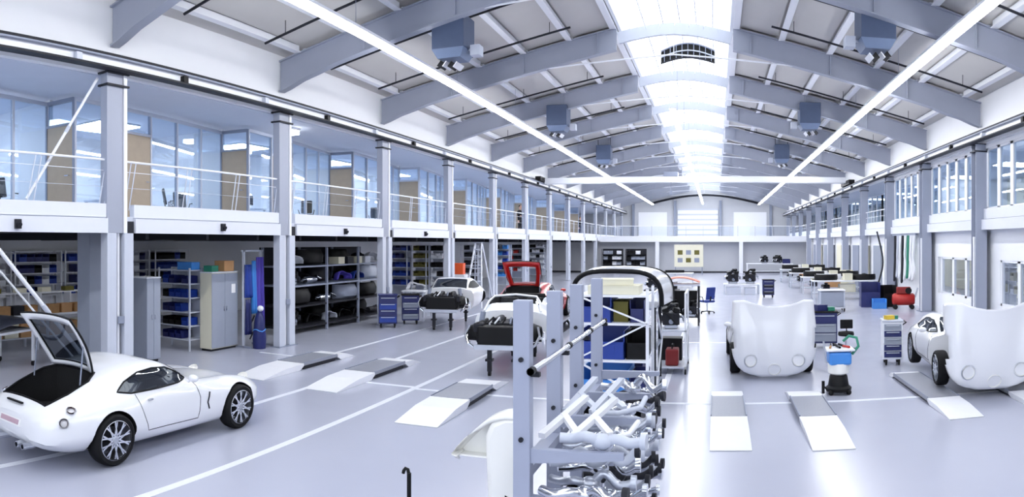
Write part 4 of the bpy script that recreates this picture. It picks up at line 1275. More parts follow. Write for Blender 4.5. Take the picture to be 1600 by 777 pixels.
def exhaust(label, loc, rz, m=CHROME, L=1.4, grp=None):
    t = thing('exhaust', label, 'car part', (loc[0], loc[1], loc[2] + 0.01), rz, grp)
    MB().lathe([(0.0, -0.3), (0.10, -0.3), (0.115, -0.27), (0.115, 0.27), (0.10, 0.3), (0.0, 0.3)], 18, Matrix.Translation((0, 0, 0.115)) @ Matrix.Rotation(R(90), 4, 'Y')).build('muffler', m, t, smooth=40)
    MB().tube([(0.28, 0, 0.13), (0.45, 0.02, 0.16), (0.6, 0.12, 0.22), (L * 0.6, 0.14, 0.2), (L * 0.75, 0.05, 0.12)], 0.032, 10).build('pipe', m, t, smooth=50)
    MB().tube([(-0.28, 0.03, 0.12), (-0.42, 0.05, 0.14), (-0.55, -0.05, 0.10)], 0.03, 10).build('tail_pipe', m, t, smooth=50)
    return t
def engine(label, loc, rz, base=0.0, grp=None, stand=False, s_=1.0):
    t = thing('engine', label, 'engine', (loc[0], loc[1], loc[2] + (0 if stand else 0.004)), rz, grp)
    t.scale = (s_, s_, s_)
    z = base
    MB().bx(-0.26, 0.26, -0.35, 0.35, z + 0.12, z + 0.48).build('block', DARK, t, bevel=0.02)
    MB().bx(-0.20, 0.20, -0.3, 0.25, z, z + 0.12).build('sump', ALU, t, bevel=0.02)
    for s in (-1, 1):
        MB().box((s * 0.17, 0, z + 0.55), (0.2, 0.66, 0.14), Matrix.Rotation(s * R(18), 3, 'Y')).build('valve_cover', BLACK, t, bevel=0.02)
        for k in range(3):
            MB().tube([(s * 0.24, -0.2 + 0.2 * k, z + 0.42), (s * 0.38, -0.2 + 0.2 * k, z + 0.34), (s * 0.4, -0.12 + 0.16 * k, z + 0.2)], 0.025, 8).build('manifold_pipe', CHROME, t, smooth=50)
    MB().tube([(-0.1, -0.3, z + 0.62), (0, -0.36, z + 0.72), (0.12, -0.2, z + 0.70), (0.1, 0.1, z + 0.66)], 0.045, 8).build('intake_hose', BLACK, t, smooth=50)
    for k, (px, pz, pr) in enumerate(((0.0, 0.22, 0.075), (0.16, 0.40, 0.05), (-0.15, 0.42, 0.045))):
        MB().cyl((px, -0.35, z + pz), (px, -0.40, z + pz), pr, 14).build('pulley', DARK if k else STEEL, t, smooth=40)
    MB().box((-0.3, -0.1, z + 0.3), (0.14, 0.26, 0.16)).build('starter', BLACK, t, bevel=0.03)
    MB().box((0.12, 0.2, z + 0.68), (0.26, 0.2, 0.12)).build('air_box', BLACK, t, bevel=0.03)
    MB().tube([(-0.22, -0.36, z + 0.5), (-0.05, -0.44, z + 0.42), (0.1, -0.42, z + 0.2), (0.2, -0.37, z + 0.12)], 0.022, 7).build('coolant_hose', BLACK, t, smooth=50)
    if stand:
        for x in (-0.32, 0.32):
            MB().bx(x - 0.04, x + 0.04, -0.5, 0.5, 0.09, 0.16).build('stand_rail', STEELL, t)
            MB().bx(x - 0.03, x + 0.03, -0.05, 0.05, 0.16, z + 0.2).build('stand_post', STEELL, t)
            for y in (-0.45, 0.45):
                MB().cyl((x - 0.03, y, 0.05), (x + 0.03, y, 0.05), 0.05, 12).build('castor', BLACK, t)
    return t

# ================================================================== LEFT: UNDER THE GALLERY
# grey locker at the nearest column
def locker(label, x0, x1, y0, y1, h, mside, mfront, paper=False):
    t = thing('locker', label, 'locker', ((x0 + x1) / 2, (y0 + y1) / 2, 0))
    w, d = x1 - x0, y1 - y0
    MB().bx(-w / 2, w / 2 - 0.02, -d / 2, d / 2, 0.06, h - 0.03).build('cabinet', mside, t)
    MB().bx(-w / 2 + 0.03, w / 2 - 0.05, -d / 2 + 0.03, d / 2 - 0.03, 0, 0.06).build('plinth', DARK, t)
    MB().bx(-w / 2 - 0.01, w / 2 + 0.01, -d / 2 - 0.01, d / 2 + 0.01, h - 0.03, h).build('top_panel', WHITE, t)
    for s in (-1, 1):
        dr = MB().bx(w / 2 - 0.02, w / 2, (0 if s > 0 else -d / 2) + 0.006, (d / 2 if s > 0 else 0) - 0.006, 0.08, h - 0.05).build('door', mfront, t)
        MB().bx(w / 2, w / 2 + 0.02, s * 0.05 - 0.01, s * 0.05 + 0.01, h * 0.5, h * 0.5 + 0.12).build('handle', CHROME, dr)
    if paper:
        MB().bx(w / 2 + 0.001, w / 2 + 0.004, d * 0.25, d * 0.25 + 0.16, h * 0.72, h * 0.72 + 0.24).build('paper_notice', PAPER, t)
    return t
locker('grey steel locker beside the nearest left column', -12.47, -11.96, 11.1, 11.55, 2.03, LOCKER, LOCKER)
locker('cream sided cabinet with grey doors and a paper notice', -12.42, -12.0, 13.45, 14.5, 2.08, CREAM, LOCKER, True)
LV = [0.30, 0.66, 1.02, 1.40, 1.77, 2.13]
shelf_unit('open shelving with blue bins between the grey lockers', (-13.05, 13.35, 0), 0, 1.15, 0.5, LV, 2.18, STEELL)
fill_bins((-13.05, 13.35, 0), 0, 1.15, LV[:-1], [BLUE, BLUED, BLUE, BLUED, BLACK], 'between the grey lockers', (0.22, 0.40, 0.2), 0.08)
place_box(BLUEL, (0.5, 0.34, 0.2), (-12.75, 13.35, 2.13), 0.05, 'bright blue box on top of the shelving between lockers')
place_box(GREEN, (0.26, 0.3, 0.16), (-12.22, 13.66, 2.08), 0.1, 'teal box on top of the cream sided cabinet')
place_box(CARD, (0.34, 0.4, 0.28), (-12.22, 14.2, 2.08), 0.0, 'brown cardboard box on top of the cream sided cabinet')
# hanging rack with blue and violet covers
t = thing('cover_rack', 'tall steel rack hung with blue and violet covers beside the second left column', 'rack', (-11.85, 14.95, 0))
for y in (-0.38, 0.38):
    MB().bx(-0.03, 0.03, y - 0.03, y + 0.03, 0, 2.65).build('upright', STEELL, t)
    MB().bx(-0.3, 0.3, y - 0.03, y + 0.03, 0, 0.05).build('foot', STEEL, t)
MB().bx(-0.03, 0.03, -0.45, 0.45, 2.6, 2.65).build('top_rail', STEELL, t)
for k in range(6):
    MB().bar((0.0, -0.1, 0.2 + 0.38 * k), (0.0, 0.1, 0.45 + 0.38 * k), 0.03).build('lattice_bar', DARK, t)
def drape(t, y0, y1, z0, z1, m, ph):
    secs = []
    for i in range(9):
        v = i / 8
        row = []
        for k in range(13):
            u = k / 12
            row.append((0.06 + 0.04 * math.sin(u * 14 + ph) * (0.4 + v), y0 + (y1 - y0) * u + (0.05 * v * (u - 0.5)), z1 + (z0 - z1) * v))
        secs.append(row)
    o = MB().loft(secs, close=False, caps=False).build('cover', m, t, smooth=60)
    md = o.modifiers.new('solid', 'SOLIDIFY'); md.thickness = 0.02
drape(t, 0.1, 0.42, 0.12, 2.45, PURPLE, 0.4)
drape(t, -0.40, -0.12, 1.35, 2.25, BLUE, 1.3)
drape(t, -0.38, -0.16, 0.35, 1.3, BLUED, 2.1)
drape(t, -0.10, 0.06, 0.9, 2.35, BLUEL, 0.2)
t2 = thing('covered_bundle', 'dark blue covered bundle on the floor beside the violet cover', 'bundle', (-11.42, 14.72, 0))
MB().lathe([(0.0, 0.0), (0.17, 0.0), (0.19, 0.25), (0.16, 0.55), (0.12, 0.85), (0.05, 1.0), (0.0, 1.02)], 16).build('cover', BLUED, t2, smooth=50)
MB().tube([(0.17 * math.cos(a), 0.17 * math.sin(a), 0.5 + 0.03 * math.sin(3 * a)) for a in [2 * PI * k / 14 for k in range(14)]], 0.015, 6, closed=True).build('strap', BLUEL, t2)
MB().ball((0.05, -0.02, 1.08), (0.09, 0.09, 0.08)).build('helmet_knob', WHITE, t2, smooth=50)

# back shelving along the wall
ws_names = ['at the left edge', 'left of the pillar', 'behind the pillar', 'behind the grey locker', 'behind the blue bins']
for k, (y, mm) in enumerate(((10.2, [BLUED, BLUE, WHITE]), (12.1, [BLUED, BLACK, WHITE, BLUE]), (14.0, [BLUE, BLUED, WHITE]), (15.95, [BLACK, WHITE, BLUED]), (18.0, [BLUE, BLACK]))):
    loc = (-18.25, y, 0)
    lv = [0.25, 0.75, 1.2, 1.55, 1.9, 2.25]
    shelf_unit('white wall shelving under the left gallery, ' + ws_names[k], loc, PI / 2, 1.75, 0.5, lv + [2.58], 2.6, WHITE, grp='wall shelving under the left gallery')
    fill_bins(loc, PI / 2, 1.75, [None, None] + lv[2:] if k < 3 else [None, None, None] + lv[3:], mm, 'wall shelving ' + ws_names[k], (0.27, 0.40, 0.24), 0.12)
# long work benches with crates of wood colour
for k, (y, nm) in enumerate(((9.2, 'at the left edge'), (11.6, 'left of the grey pillar'))):
    bench('long workbench with lower shelf under the gallery, ' + nm, (-15.6, y, 0), PI / 2, 2.2, 0.75, 0.95, WHITE, STEELL, 0.35)
    t = thing('bench_hutch', 'raised white shelf on the long workbench ' + nm, 'shelf', (-15.8, y, 0.95), PI / 2)
    MB().bx(-1.05, 1.05, -0.15, 0.15, 0.52, 0.55).build('shelf_board', WHITE, t)
    for x in (-1.0, 0, 1.0):
        MB().bx(x - 0.02, x + 0.02, -0.15, 0.15, 0, 0.52).build('side_panel', WHITE, t)
    for j in range(5):
        place_box((WOOD, CARD, WOOD, DARK, WOOD)[j], (0.34, 0.26, 0.24), (-15.36, y - 0.85 + 0.42 * j, 0.95), PI / 2 + 0.06 * (j - 2), '%s crate, %s along the workbench %s' % (('wooden', 'cardboard', 'wooden', 'dark', 'wooden')[j], ORD[j], nm), 'crates on the long workbenches')
        if j < 4:
            place_box((CARD, WOOD, CREAM, CARD)[j], (0.42, 0.5, 0.36), (-15.55, y - 0.74 + 0.49 * j, 0.352), PI / 2, 'brown carton, %s along the shelf under the workbench %s' % (ORD[j], nm), 'cartons below the long workbenches')
        if j % 2 == 0:
            place_box((CREAM, OLIVE, CREAM)[j // 2], (0.3, 0.22, 0.12), (-15.8, y - 0.8 + 0.4 * j, 1.5), PI / 2, 'small pale box, %s along the raised bench shelf %s' % (ORD[j // 2], nm), 'small boxes on the raised bench shelves')
# rolling table with a covered car panel at the left edge
t = thing('panel_trolley', 'white rolling trolley at the left edge below a dark car panel', 'trolley', (-13.6, 8.0, 0), R(20))
for x in (-0.5, 0.5):
    for y in (-0.7, 0.7):
        MB().bx(x - 0.03, x + 0.03, y - 0.03, y + 0.03, 0.12, 0.82).build('leg', WHITE, t)
        MB().cyl((x - 0.02, y, 0.06), (x + 0.02, y, 0.06), 0.06, 12).build('castor', BLACK, t)
MB().bx(-0.55, 0.55, -0.75, 0.75, 0.82, 0.87).build('deck', WHITE, t)
secs = []
for i in range(11):
    u = -1 + 0.2 * i
    secs.append([(0.62 * v, 0.95 * u, 0.16 * (1 - u * u) + 0.12 * (1 - v * v)) for v in [-1 + 0.2 * k for k in range(11)]])
o = MB().loft(secs, close=False, caps=False).build('bonnet_panel', mat('dark_grey_panel', (70, 74, 88), 0.35, coat=0.3), smooth=60)
md = o.modifiers.new('solid', 'SOLIDIFY'); md.thickness = 0.03; md.offset = 1
o.location = (-13.6, 8.0, 0.875); o.rotation_euler = (0, 0, R(20))
tag(o, 'dark grey curved car panel lying on the white trolley at the left edge', 'car part')

# long heavy parts rack between the second and third columns
RL = [0.22, 0.88, 1.52, 2.12]
t = thing('parts_rack', 'long steel rack full of dark car parts between the second and third left columns', 'rack', (-12.75, 20.4, 0))
for y in (-3.1, -1.05, 1.05, 3.1):
    for x in (-0.55, 0.55):
        MB().bx(x - 0.035, x + 0.035, y - 0.035, y + 0.035, 0, 2.7).build('upright', STEEL, t)
for z in RL:
    MB().bx(-0.58, 0.58, -3.15, 3.15, z - 0.05, z).build('shelf_board', DARK if z < 1 else STEEL, t)
MB().bx(-0.64, -0.62, -3.15, 3.15, 0.1, 2.7).build('back_panel', DARK, t)
G = 'car parts on the long dark rack'
nm = ['bottom', 'second', 'third', 'top']
def rp(y, lv, dx=0.05): return (-12.75 + dx, 20.4 + y, RL[lv])
engine('black engine on the bottom shelf at the near end of the long parts rack', rp(-2.5, 0), PI / 2, 0, G, False, 0.72)
fender('black arch liner on the bottom shelf of the long parts rack, next to the engine', rp(-1.5, 0, 0.2), (0, 0, R(88)), BLACK, 0.98, G)
fender('silver rimmed arch panel on the bottom shelf of the long parts rack, midway', rp(-0.5, 0, 0.25), (0, 0, R(92)), STEELL, 0.98, G)
fender('black arch liner on the bottom shelf of the long parts rack, past the middle', rp(0.5, 0, 0.2), (0, 0, R(88)), BLACK, 0.98, G)
fender('black arch liner at the far end of the bottom shelf of the long parts rack', rp(1.46, 0, 0.2), (0, 0, R(90)), BLACK, 0.98, G)
exhaust('dark exhaust at the far end of the bottom shelf of the long parts rack', rp(2.52, 0, 0.3), PI / 2, DARK, 0.7, G)
bumper('black bumper on the second shelf at the near end of the long parts rack', rp(-2.3, 1, 0.40), (0, 0, R(90)), BLACK, 1.4, G)
exhaust('silver exhaust on the second shelf of the long parts rack', rp(-0.7, 1, 0.2), PI / 2, CHROME, 1.2, G)
bumper('pale grey bumper on the second shelf past the middle of the long parts rack', rp(0.85, 1, 0.34), (0, 0, R(90)), STEEL, 1.3, G)
bumper('black bumper at the far end of the second shelf of the long parts rack', rp(2.35, 1, 0.34), (0, 0, R(90)), BLACK, 1.3, G)
engine('black engine on the third shelf at the near end of the long parts rack', rp(-2.5, 2), PI / 2, 0, G, False, 0.68)
exhaust('polished exhaust on the third shelf of the long parts rack', rp(-1.6, 2, 0.25), PI / 2, CHROME, 1.0, G)
fender('violet arch panel on the third shelf of the long parts rack', rp(0.3, 2, 0.3), (0, 0, R(85)), PURPLE, 1.05, G)
fender('blue arch panel on the third shelf of the long parts rack, past the violet one', rp(1.3, 2, 0.3), (0, 0, R(92)), BLUE, 1.0, G)
bumper('pale bumper at the far end of the third shelf of the long parts rack', rp(2.5, 2, 0.34), (0, 0, R(90)), STEELL, 1.1, G)
fender('white arch panel on the top shelf at the near end of the long parts rack', rp(-2.7, 3, 0.2), (0, 0, R(85)), WHITE, 1.2, G)
bumper('black bumper on the top shelf of the long parts rack', rp(-1.4, 3, 0.34), (0, 0, R(90)), BLACK, 1.3, G)
for j in range(4):
    place_box((CREAM, DARK, CREAM, STEELL)[j], (0.4, 0.4, 0.24), rp(0.0 + 0.62 * j, 3, 0.3), 0.0, 'small box, %s along the top shelf of the long parts rack' % ORD[j], 'boxes on the long parts rack')
fender('white curved panel at the far end of the top shelf, long parts rack', rp(2.7, 3, 0.2), (0, 0, R(80)), WHITE, 1.2, G)

r4 = random.Random(5)
q = 0
for lv in range(4):
    for k in range(4):
        y = -1.55 + 1.32 * k + 0.08 * r4.random()
        m_ = (BLACK, DARK, BLACK, RUBBER, STEEL)[r4.randrange(5)]
        m_ = BLACK if m_ is STEEL and lv < 2 else m_
        lab = '%s moulded part, %s along the back of the %s shelf, long parts rack' % ('dark' if m_ is not STEEL else 'grey', ORD[k], nm[lv])
        if (k + lv) % 2:
            bumper(lab, rp(y, lv, -0.1), (0, 0, R(90)), m_, 1.0, G)
        else:
            fender(lab, rp(y, lv, -0.27), (0, 0, R(90)), m_, 1.15, G)
# blue carts beside the third column
tool_cart('dark blue tool cart with drawers beside the third left column', (-10.65, 20.75, 0), R(28), 0.62, 0.5, 1.12, BLUED, [BLUE, BLUED], BLUED, 4)
tool_cart('blue grey tool cart behind the dark blue cart near the third left column', (-10.4, 22.0, 0), R(28), 0.6, 0.5, 1.05, BLUED, [STEEL, BLUED], BLACK, 4)
bench('pale table behind the blue carts', (-11.3, 24.4, 0), R(4), 0.95, 0.7, 1.0, WHITE)
fender('white curved fender lying on the pale table behind the blue carts', (-11.3, 24.4, 1.005), (0, 0, R(20)), CARW, 1.0)
# shelving further along the left side
for k, (x, y, w, mm, nm_) in enumerate(((-13.95, 28.4, 0.95, [BLUE, BLUED], 'of blue bins by the ladder'),
                                        (-12.98, 28.6, 0.72, [OLIVE, BLACK, CREAM], 'of olive bins past the third column'),
                                        (-12.2, 28.8, 0.72, [BLACK, WHITE, DARK], 'of black bins past the third column'),
                                        (-12.0, 32.5, 0.9, [DARK, LOCKER, BLACK], 'of dark bins behind the stepladder'),
                                        (-12.0, 37.4, 1.1, [BLUEL, WHITE, BLUE, BLACK], 'of pale bins past the ladder'),
                                        (-13.2, 45.0, 1.4, [REDP, DARK, WHITE], 'of red bins under the gallery'),
                                        (-13.4, 50.0, 1.6, [BLACK, WHITE], 'of monochrome bins deep under the gallery'))):
    lv = [0.5, 0.95, 1.35, 1.75, 2.15, 2.5]
    shelf_unit('tall shelving ' + nm_, (x, y, 0), 0, w, 0.5, lv, 2.75, STEELL, grp='tall shelving under the left gallery')
    fill_bins((x, y, 0), 0, w, [None] + lv[1:], mm, 'shelving ' + nm_, (0.28, 0.40, 0.22), 0.1)
place_box(WHITE, (0.7, 0.5, 1.42), (-11.42, 29.3, 0), 0, 'white low cabinet below the orange box', None, 'low_cabinet', 'cabinet')
place_box(ORANGE, (0.52, 0.4, 0.5), (-11.42, 29.3, 1.425), 0.1, 'bright orange box on the white low cabinet', None)
# stepladder
t = thing('stepladder', 'tall white stepladder standing behind the closed car shell', 'ladder', (-10.35, 29.0, 0))
for s in (-1, 1):
    MB().bar((s * 0.42, -0.75, 0), (s * 0.14, 0, 2.85), 0.05, 0.08).build('front_rail', WHITE, t)
    MB().bar((s * 0.46, 0.75, 0), (s * 0.16, 0.04, 2.8), 0.04, 0.06).build('rear_rail', STEELL, t)
for k in range(9):
    f = (k + 1) / 10
    MB().bx(-0.42 + 0.28 * f, 0.42 - 0.28 * f, -0.75 + 0.75 * f - 0.05, -0.75 + 0.75 * f + 0.05, 2.85 * f - 0.015, 2.85 * f + 0.015).build('tread', STEELL, t)
MB().bx(-0.18, 0.18, -0.14, 0.18, 2.85, 2.88).build('top_step', STEEL, t)

# ================================================================== OFFICES
CH = 'office chairs behind the left gallery glass'
swivel_chair('black office chair behind the gallery glass at the left edge', (-14.9, 9.0, 3.4), R(200), BLACK, grp=CH)
swivel_chair('black office chair behind the gallery glass in the second bay', (-14.6, 14.6, 3.4), R(140), BLACK, grp=CH)
swivel_chair('black office chair behind the gallery glass at the end of the second bay', (-15.2, 15.6, 3.4), R(60), BLACK, grp=CH)
swivel_chair('black office chair behind the gallery glass in the third bay', (-14.9, 20.6, 3.4), R(100), BLACK, grp=CH)
swivel_chair('black office chair behind the gallery glass at the end of the third bay', (-14.6, 21.7, 3.4), R(30), BLACK, grp=CH)
swivel_chair('black office chair behind the gallery glass in the fourth bay', (-14.8, 27.6, 3.4), R(30), BLACK, grp=CH)
for k, (x, y) in enumerate(((-16.0, 8.4), (-16.2, 13.6), (-16.2, 20.0), (-16.2, 26.4))):
    bench('white office desk behind the gallery glass, %s room from the viewpoint' % ORD[k], (x, y, 3.4), PI / 2, 1.6, 0.8, 0.74, WHITE, STEELL, None, 'office_desk')
    t = thing('monitor', 'black computer monitor on the office desk, %s room from the viewpoint' % ORD[k], 'monitor', (x, y + 0.1, 4.14), R(70))
    MB().bx(-0.27, 0.27, -0.02, 0.02, 0.12, 0.46).build('screen', BLACK, t)
    MB().bx(-0.03, 0.03, 0.0, 0.04, 0.01, 0.2).build('neck', BLACK, t)
    MB().bx(-0.12, 0.12, -0.09, 0.09, 0, 0.015).build('foot', BLACK, t)
# ================================================================== CENTRE: CANTILEVER RACK AND SHELVES
POSTM = mat('rack_post_paint', (160, 166, 186), 0.45, var=0.04, scale=4)
t = thing('cantilever_rack', 'grey cantilever rack with four upright posts in the foreground', 'rack', (-1.2, 4.2, 0))
PY = [0.0, 0.87, 1.70, 2.72]
for k, y in enumerate(PY):
    p = MB().bx(-0.055, 0.055, y - 0.045, y + 0.045, 0, 2.48).build('post', POSTM, t, bevel=0.006)
    for z in (1.55, 2.05):
        MB().cyl((0.0, y - 0.046, z + 0.06), (0.0, y - 0.062, z + 0.06), 0.016, 8).build('bolt', DARK, p)
    MB().bx(-0.35, 0.75, y - 0.06, y + 0.06, 0, 0.08).build('foot', POSTM, t, bevel=0.006)
ARMZ = [0.55, 0.90, 1.25, 1.55]
for y in PY:
    for z in ARMZ:
        MB().prism([(0.055, z - 0.09), (0.055, z), (0.64, z), (0.64, z - 0.04)], 'y', y - 0.025, y + 0.025).build('arm', POSTM, t)
MB().bx(-0.05, 0.05, 0.0, 2.72, 0.3, 0.38).build('tie_bar', POSTM, t)
MB().bx(-0.05, 0.05, 0.0, 2.72, 1.36, 1.42).build('tie_bar', POSTM, t)
o = MB().tube([(0, 0, 0), (0, 2.85, 0.0)], 0.022, 10).build('steel_tube', CHROME, smooth=40, loc=(-1.12, 4.08, 2.05))
for f in (0.0, 1.1, 2.0, 2.8):
    MB().cyl((0, f, 0), (0, f + 0.06, 0), 0.026, 10).build('dark_ring', BLACK, o)
for f in (0.12, 0.99, 1.82, 2.84):
    MB().bx(-0.03, 0.03, f - 0.02, f + 0.02, -0.05, -0.022).build('hook', DARK, o)
tag(o, 'long steel tube held along the tops of the cantilever rack posts', 'tube')
# white welded tube frames lying on the top arms
def tube_frame(label, loc, rz, m):
    f = thing('tube_frame', label, 'car part', loc, rz, 'white welded frames on the cantilever rack')
    MB().bar((-0.20, -0.26, 0.03), (-0.02, 0.34, 0.16), 0.05, 0.035).build('side_bar', m, f)
    MB().bar((0.0, -0.28, 0.03), (0.20, 0.30, 0.16), 0.05, 0.035).build('side_bar', m, f)
    MB().bar((-0.12, 0.04, 0.10), (0.02, -0.20, 0.045), 0.045, 0.03).build('cross_bar', m, f)
    MB().bar((0.10, 0.02, 0.10), (0.24, -0.20, 0.045), 0.045, 0.03).build('cross_bar', m, f)
    MB().tube([(0.0, -0.28, 0.03), (0.2, -0.30, 0.03), (0.36, -0.2, 0.05), (0.40, 0.0, 0.08)], 0.02, 8).build('bent_rail', m, f, smooth=50)
    return f
tube_frame('white welded tube frame on the top arms of the cantilever rack, nearest one', (-0.92, 4.62, 1.555), 0.0, CARW)
tube_frame('white welded tube frame on the top arms of the cantilever rack, second one', (-0.94, 5.32, 1.555), 0.1, STEELL)
# bent pipes stacked on the arms
GP = 'bent pipes stacked on the cantilever rack'
r2 = random.Random(3)
def bent_pipe(label, loc, m, seed):
    q = random.Random(seed)
    L = 0.55
    pts = [(0.0, 0, 0.055)]
    x, y, z = 0.0, 0.0, 0.055
    for k in range(6):
        x += L / 6
        y += q.uniform(-0.05, 0.055)
        z = 0.055 + abs(q.uniform(0.0, 0.10)) * (k % 2)
        pts.append((x, y, z))
    sm = []
    for k in range(25):
        sm.append(crom(pts, (len(pts) - 1) * k / 24))
    f = thing('bent_pipe', label, 'pipe', loc, q.uniform(-0.15, 0.15), GP)
    MB().tube(sm, 0.022 + 0.012 * q.random(), 9).build('pipe', m, f, smooth=60)
    e = sm[-1]
    MB().cyl((e[0] - 0.015, e[1], e[2]), (e[0] + 0.02, e[1], e[2]), 0.05, 12).build('flange', DARK if q.random() < 0.5 else m, f, smooth=40)
    a = sm[12]
    MB().ball(a, (0.075, 0.05, 0.05), 10, 7).build('resonator', m, f, smooth=60)
    return f
lvl = ['lowest', 'second', 'third', 'top']
for li, z in enumerate(ARMZ):
    n = 13 if li < 3 else 2
    for k in range(n):
        y = 4.16 + k * 0.225 if li < 3 else 4.28 + 1.6 * k
        m = (CHROME, ALU, DARK, STEELL, DARK if li < 2 else CHROME, CHROME)[r2.randrange(6)]
        if li == 3: m = (STEELL, CHROME, ALU, STEELL)[k]
        bent_pipe('%s bent pipe from the near end, %s arms of the cantilever rack' % (ORD[k], lvl[li]), (-1.07 if li < 3 else -0.98, y, z), m, li * 100 + k)
for k in range(4):
    bent_pipe('%s bent pipe from the near end in the second layer on the third rack arms' % ORD[k], (-1.05, 4.3 + 0.4 * k, ARMZ[2] + 0.13), (STEELL, CHROME, ALU)[k % 3], 900 + k)
# dark rubber boots hung between the posts
o = MB().lathe([(0.05, 0.0), (0.09, 0.03), (0.06, 0.07), (0.10, 0.11), (0.07, 0.15), (0.11, 0.2), (0.08, 0.26), (0.1, 0.3), (0.05, 0.34)], 16).build('rubber_boot', RUBBER, smooth=40, loc=(-0.92, 4.42, 0.905))
tag(o, 'black ribbed rubber boot standing on the cantilever rack arms', 'car part')

# shelf on wheels with blue crates and crossed white braces
SL = [0.25, 0.74, 1.26, 1.76, 2.14]
shelf_unit('white braced shelving with large blue crates behind the cantilever rack', (-1.40, 9.6, 0), 0, 0.98, 0.8, SL, 2.22, WHITE, back=False, brace=True)
GC = 'large crates on the braced shelving'
place_bin(BLACK, (-1.40, 9.55, 0.25), 0, 'black crate on the lowest shelf of the white braced shelving', GC, (0.8, 0.6, 0.34), 'large_crate')
place_bin(BLUEL, (-1.50, 9.6, 0.74), 0, 'pale blue crate on the second shelf of the white braced shelving', GC, (0.66, 0.66, 0.38), 'large_crate')
place_bin(BLUED, (-1.05, 9.6, 0.74), 0, 'narrow dark blue crate beside the pale blue crate on the braced shelving', GC, (0.22, 0.6, 0.32), 'large_crate')
place_bin(BLUE, (-1.54, 9.6, 1.26), 0, 'blue crate on the third shelf of the white braced shelving', GC, (0.62, 0.66, 0.38), 'large_crate')
place_bin(BLACK, (-1.07, 9.6, 1.26), 0, 'black crate on the third shelf of the white braced shelving', GC, (0.28, 0.6, 0.36), 'large_crate')
place_bin(BLUE, (-1.63, 9.6, 1.76), 0, 'blue crate on the fourth shelf of the white braced shelving', GC, (0.44, 0.66, 0.34), 'large_crate')
place_box(OLIVE, (0.20, 0.5, 0.28), (-1.29, 9.6, 1.76), 0.0, 'olive carton on the fourth shelf of the braced shelving')
place_bin(BLUED, (-1.06, 9.6, 1.76), 0, 'narrow dark blue crate beside the olive carton on the braced shelving', GC, (0.2, 0.6, 0.30), 'large_crate')
place_box(CREAM, (0.7, 0.5, 0.12), (-1.38, 9.5, 2.14), 0.0, 'flat cream carton on the top shelf of the braced shelving')
place_box(CREAM, (0.45, 0.4, 0.08), (-1.36, 9.5, 2.264), 0.12, 'smaller cream carton stacked on the flat cream carton')

# body rack behind it carrying a white hardtop
HR = (-1.62, 12.3, 0)
t = thing('body_rack', 'dark steel rack carrying a white car roof behind the braced shelving', 'rack', HR)
for x in (-0.72, 0.58):
    for y in (-0.6, 0.6):
        MB().bx(x - 0.03, x + 0.03, y - 0.03, y + 0.03, 0, 1.74).build('upright', DARK, t)
for z in (0.35, 1.05, 1.74):
    MB().bx(-0.75, 0.61, -0.63, 0.63, z - 0.04, z).build('shelf_board', STEEL, t)
MB().bar((0.62, -0.6, 0.35), (0.62, 0.6, 1.05), 0.03).build('brace', WHITE, t)
MB().bar((0.62, 0.6, 1.05), (0.62, -0.6, 1.7), 0.03).build('brace', WHITE, t)
secs = []
for j in range(9):
    v = j / 8
    w = 0.78 + 0.13 * v
    hgt = 0.60 + 0.05 * math.sin(PI * v) + 0.03 * v
    row = []
    for k in range(21):
        a = PI * k / 20
        c, s = math.cos(a), math.sin(a)
        row.append((-w * (abs(c) ** 0.55) * (1 if c > 0 else -1), -0.6 + 1.25 * v + 0.10 * (1 - s), hgt * (s ** 0.62)))
    secs.append(row)
ht = thing('car_hardtop', 'white arched car roof with black rubber rim on the body rack', 'car part', (HR[0] - 0.08, HR[1], 1.76))
sh = MB().loft(secs, close=False, caps=False).build('roof_shell', CARW, ht, smooth=60)
md = sh.modifiers.new('solid', 'SOLIDIFY'); md.thickness = 0.03
MB().tube(secs[0], 0.042, 8).build('rim_seal', BLACK, ht, smooth=60)
MB().tube(secs[-1], 0.022, 8).build('rear_seal', BLACK, ht, smooth=60)
engine('black gearbox and engine on the middle shelf of the body rack', (HR[0] + 0.15, HR[1], 1.05), 0.1, 0, None, False, 0.8)
place_box(DARK, (0.4, 0.6, 0.4), (HR[0] - 0.45, HR[1], 1.05), 0, 'dark crate on the middle shelf of the body rack')
place_bin(BLUED, (HR[0] - 0.05, HR[1], 0.352), 0, 'dark blue crate on the low shelf of the body rack', None, (0.8, 0.6, 0.4), 'large_crate')

# light frame trolley further back with a red can
FT = (-1.0, 15.6, 0)
t = thing('frame_trolley', 'tall thin white frame trolley with wheels beyond the body rack', 'trolley', FT)
for x in (-0.35, 0.35):
    for y in (-0.7, 0.7):
        MB().bx(x - 0.02, x + 0.02, y - 0.02, y + 0.02, 0.12, 1.75).build('upright', WHITE, t)
        MB().cyl((x - 0.02, y, 0.06), (x + 0.02, y, 0.06), 0.06, 12).build('castor', BLACK, t)
    MB().bx(x - 0.02, x + 0.02, -0.7, 0.7, 1.73, 1.76).build('top_rail', WHITE, t)
for z in (0.16, 0.95):
    MB().bx(-0.37, 0.37, -0.72, 0.72, z - 0.03, z).build('shelf_board', STEELL, t)
MB().bar((0.36, -0.7, 0.2), (0.36, 0.7, 0.95), 0.025).build('brace', WHITE, t)
MB().bar((0.36, 0.7, 0.95), (0.36, -0.7, 1.7), 0.025).build('brace', WHITE, t)
place_box(BLACK, (0.5, 0.4, 0.5), (-1.02, 15.95, 0.16), 0.0, 'black case behind the red can on the thin white frame trolley')
rc = thing('fuel_can', 'dark red can on the low deck of the thin white frame trolley', 'can', (-0.95, 15.2, 0.165))
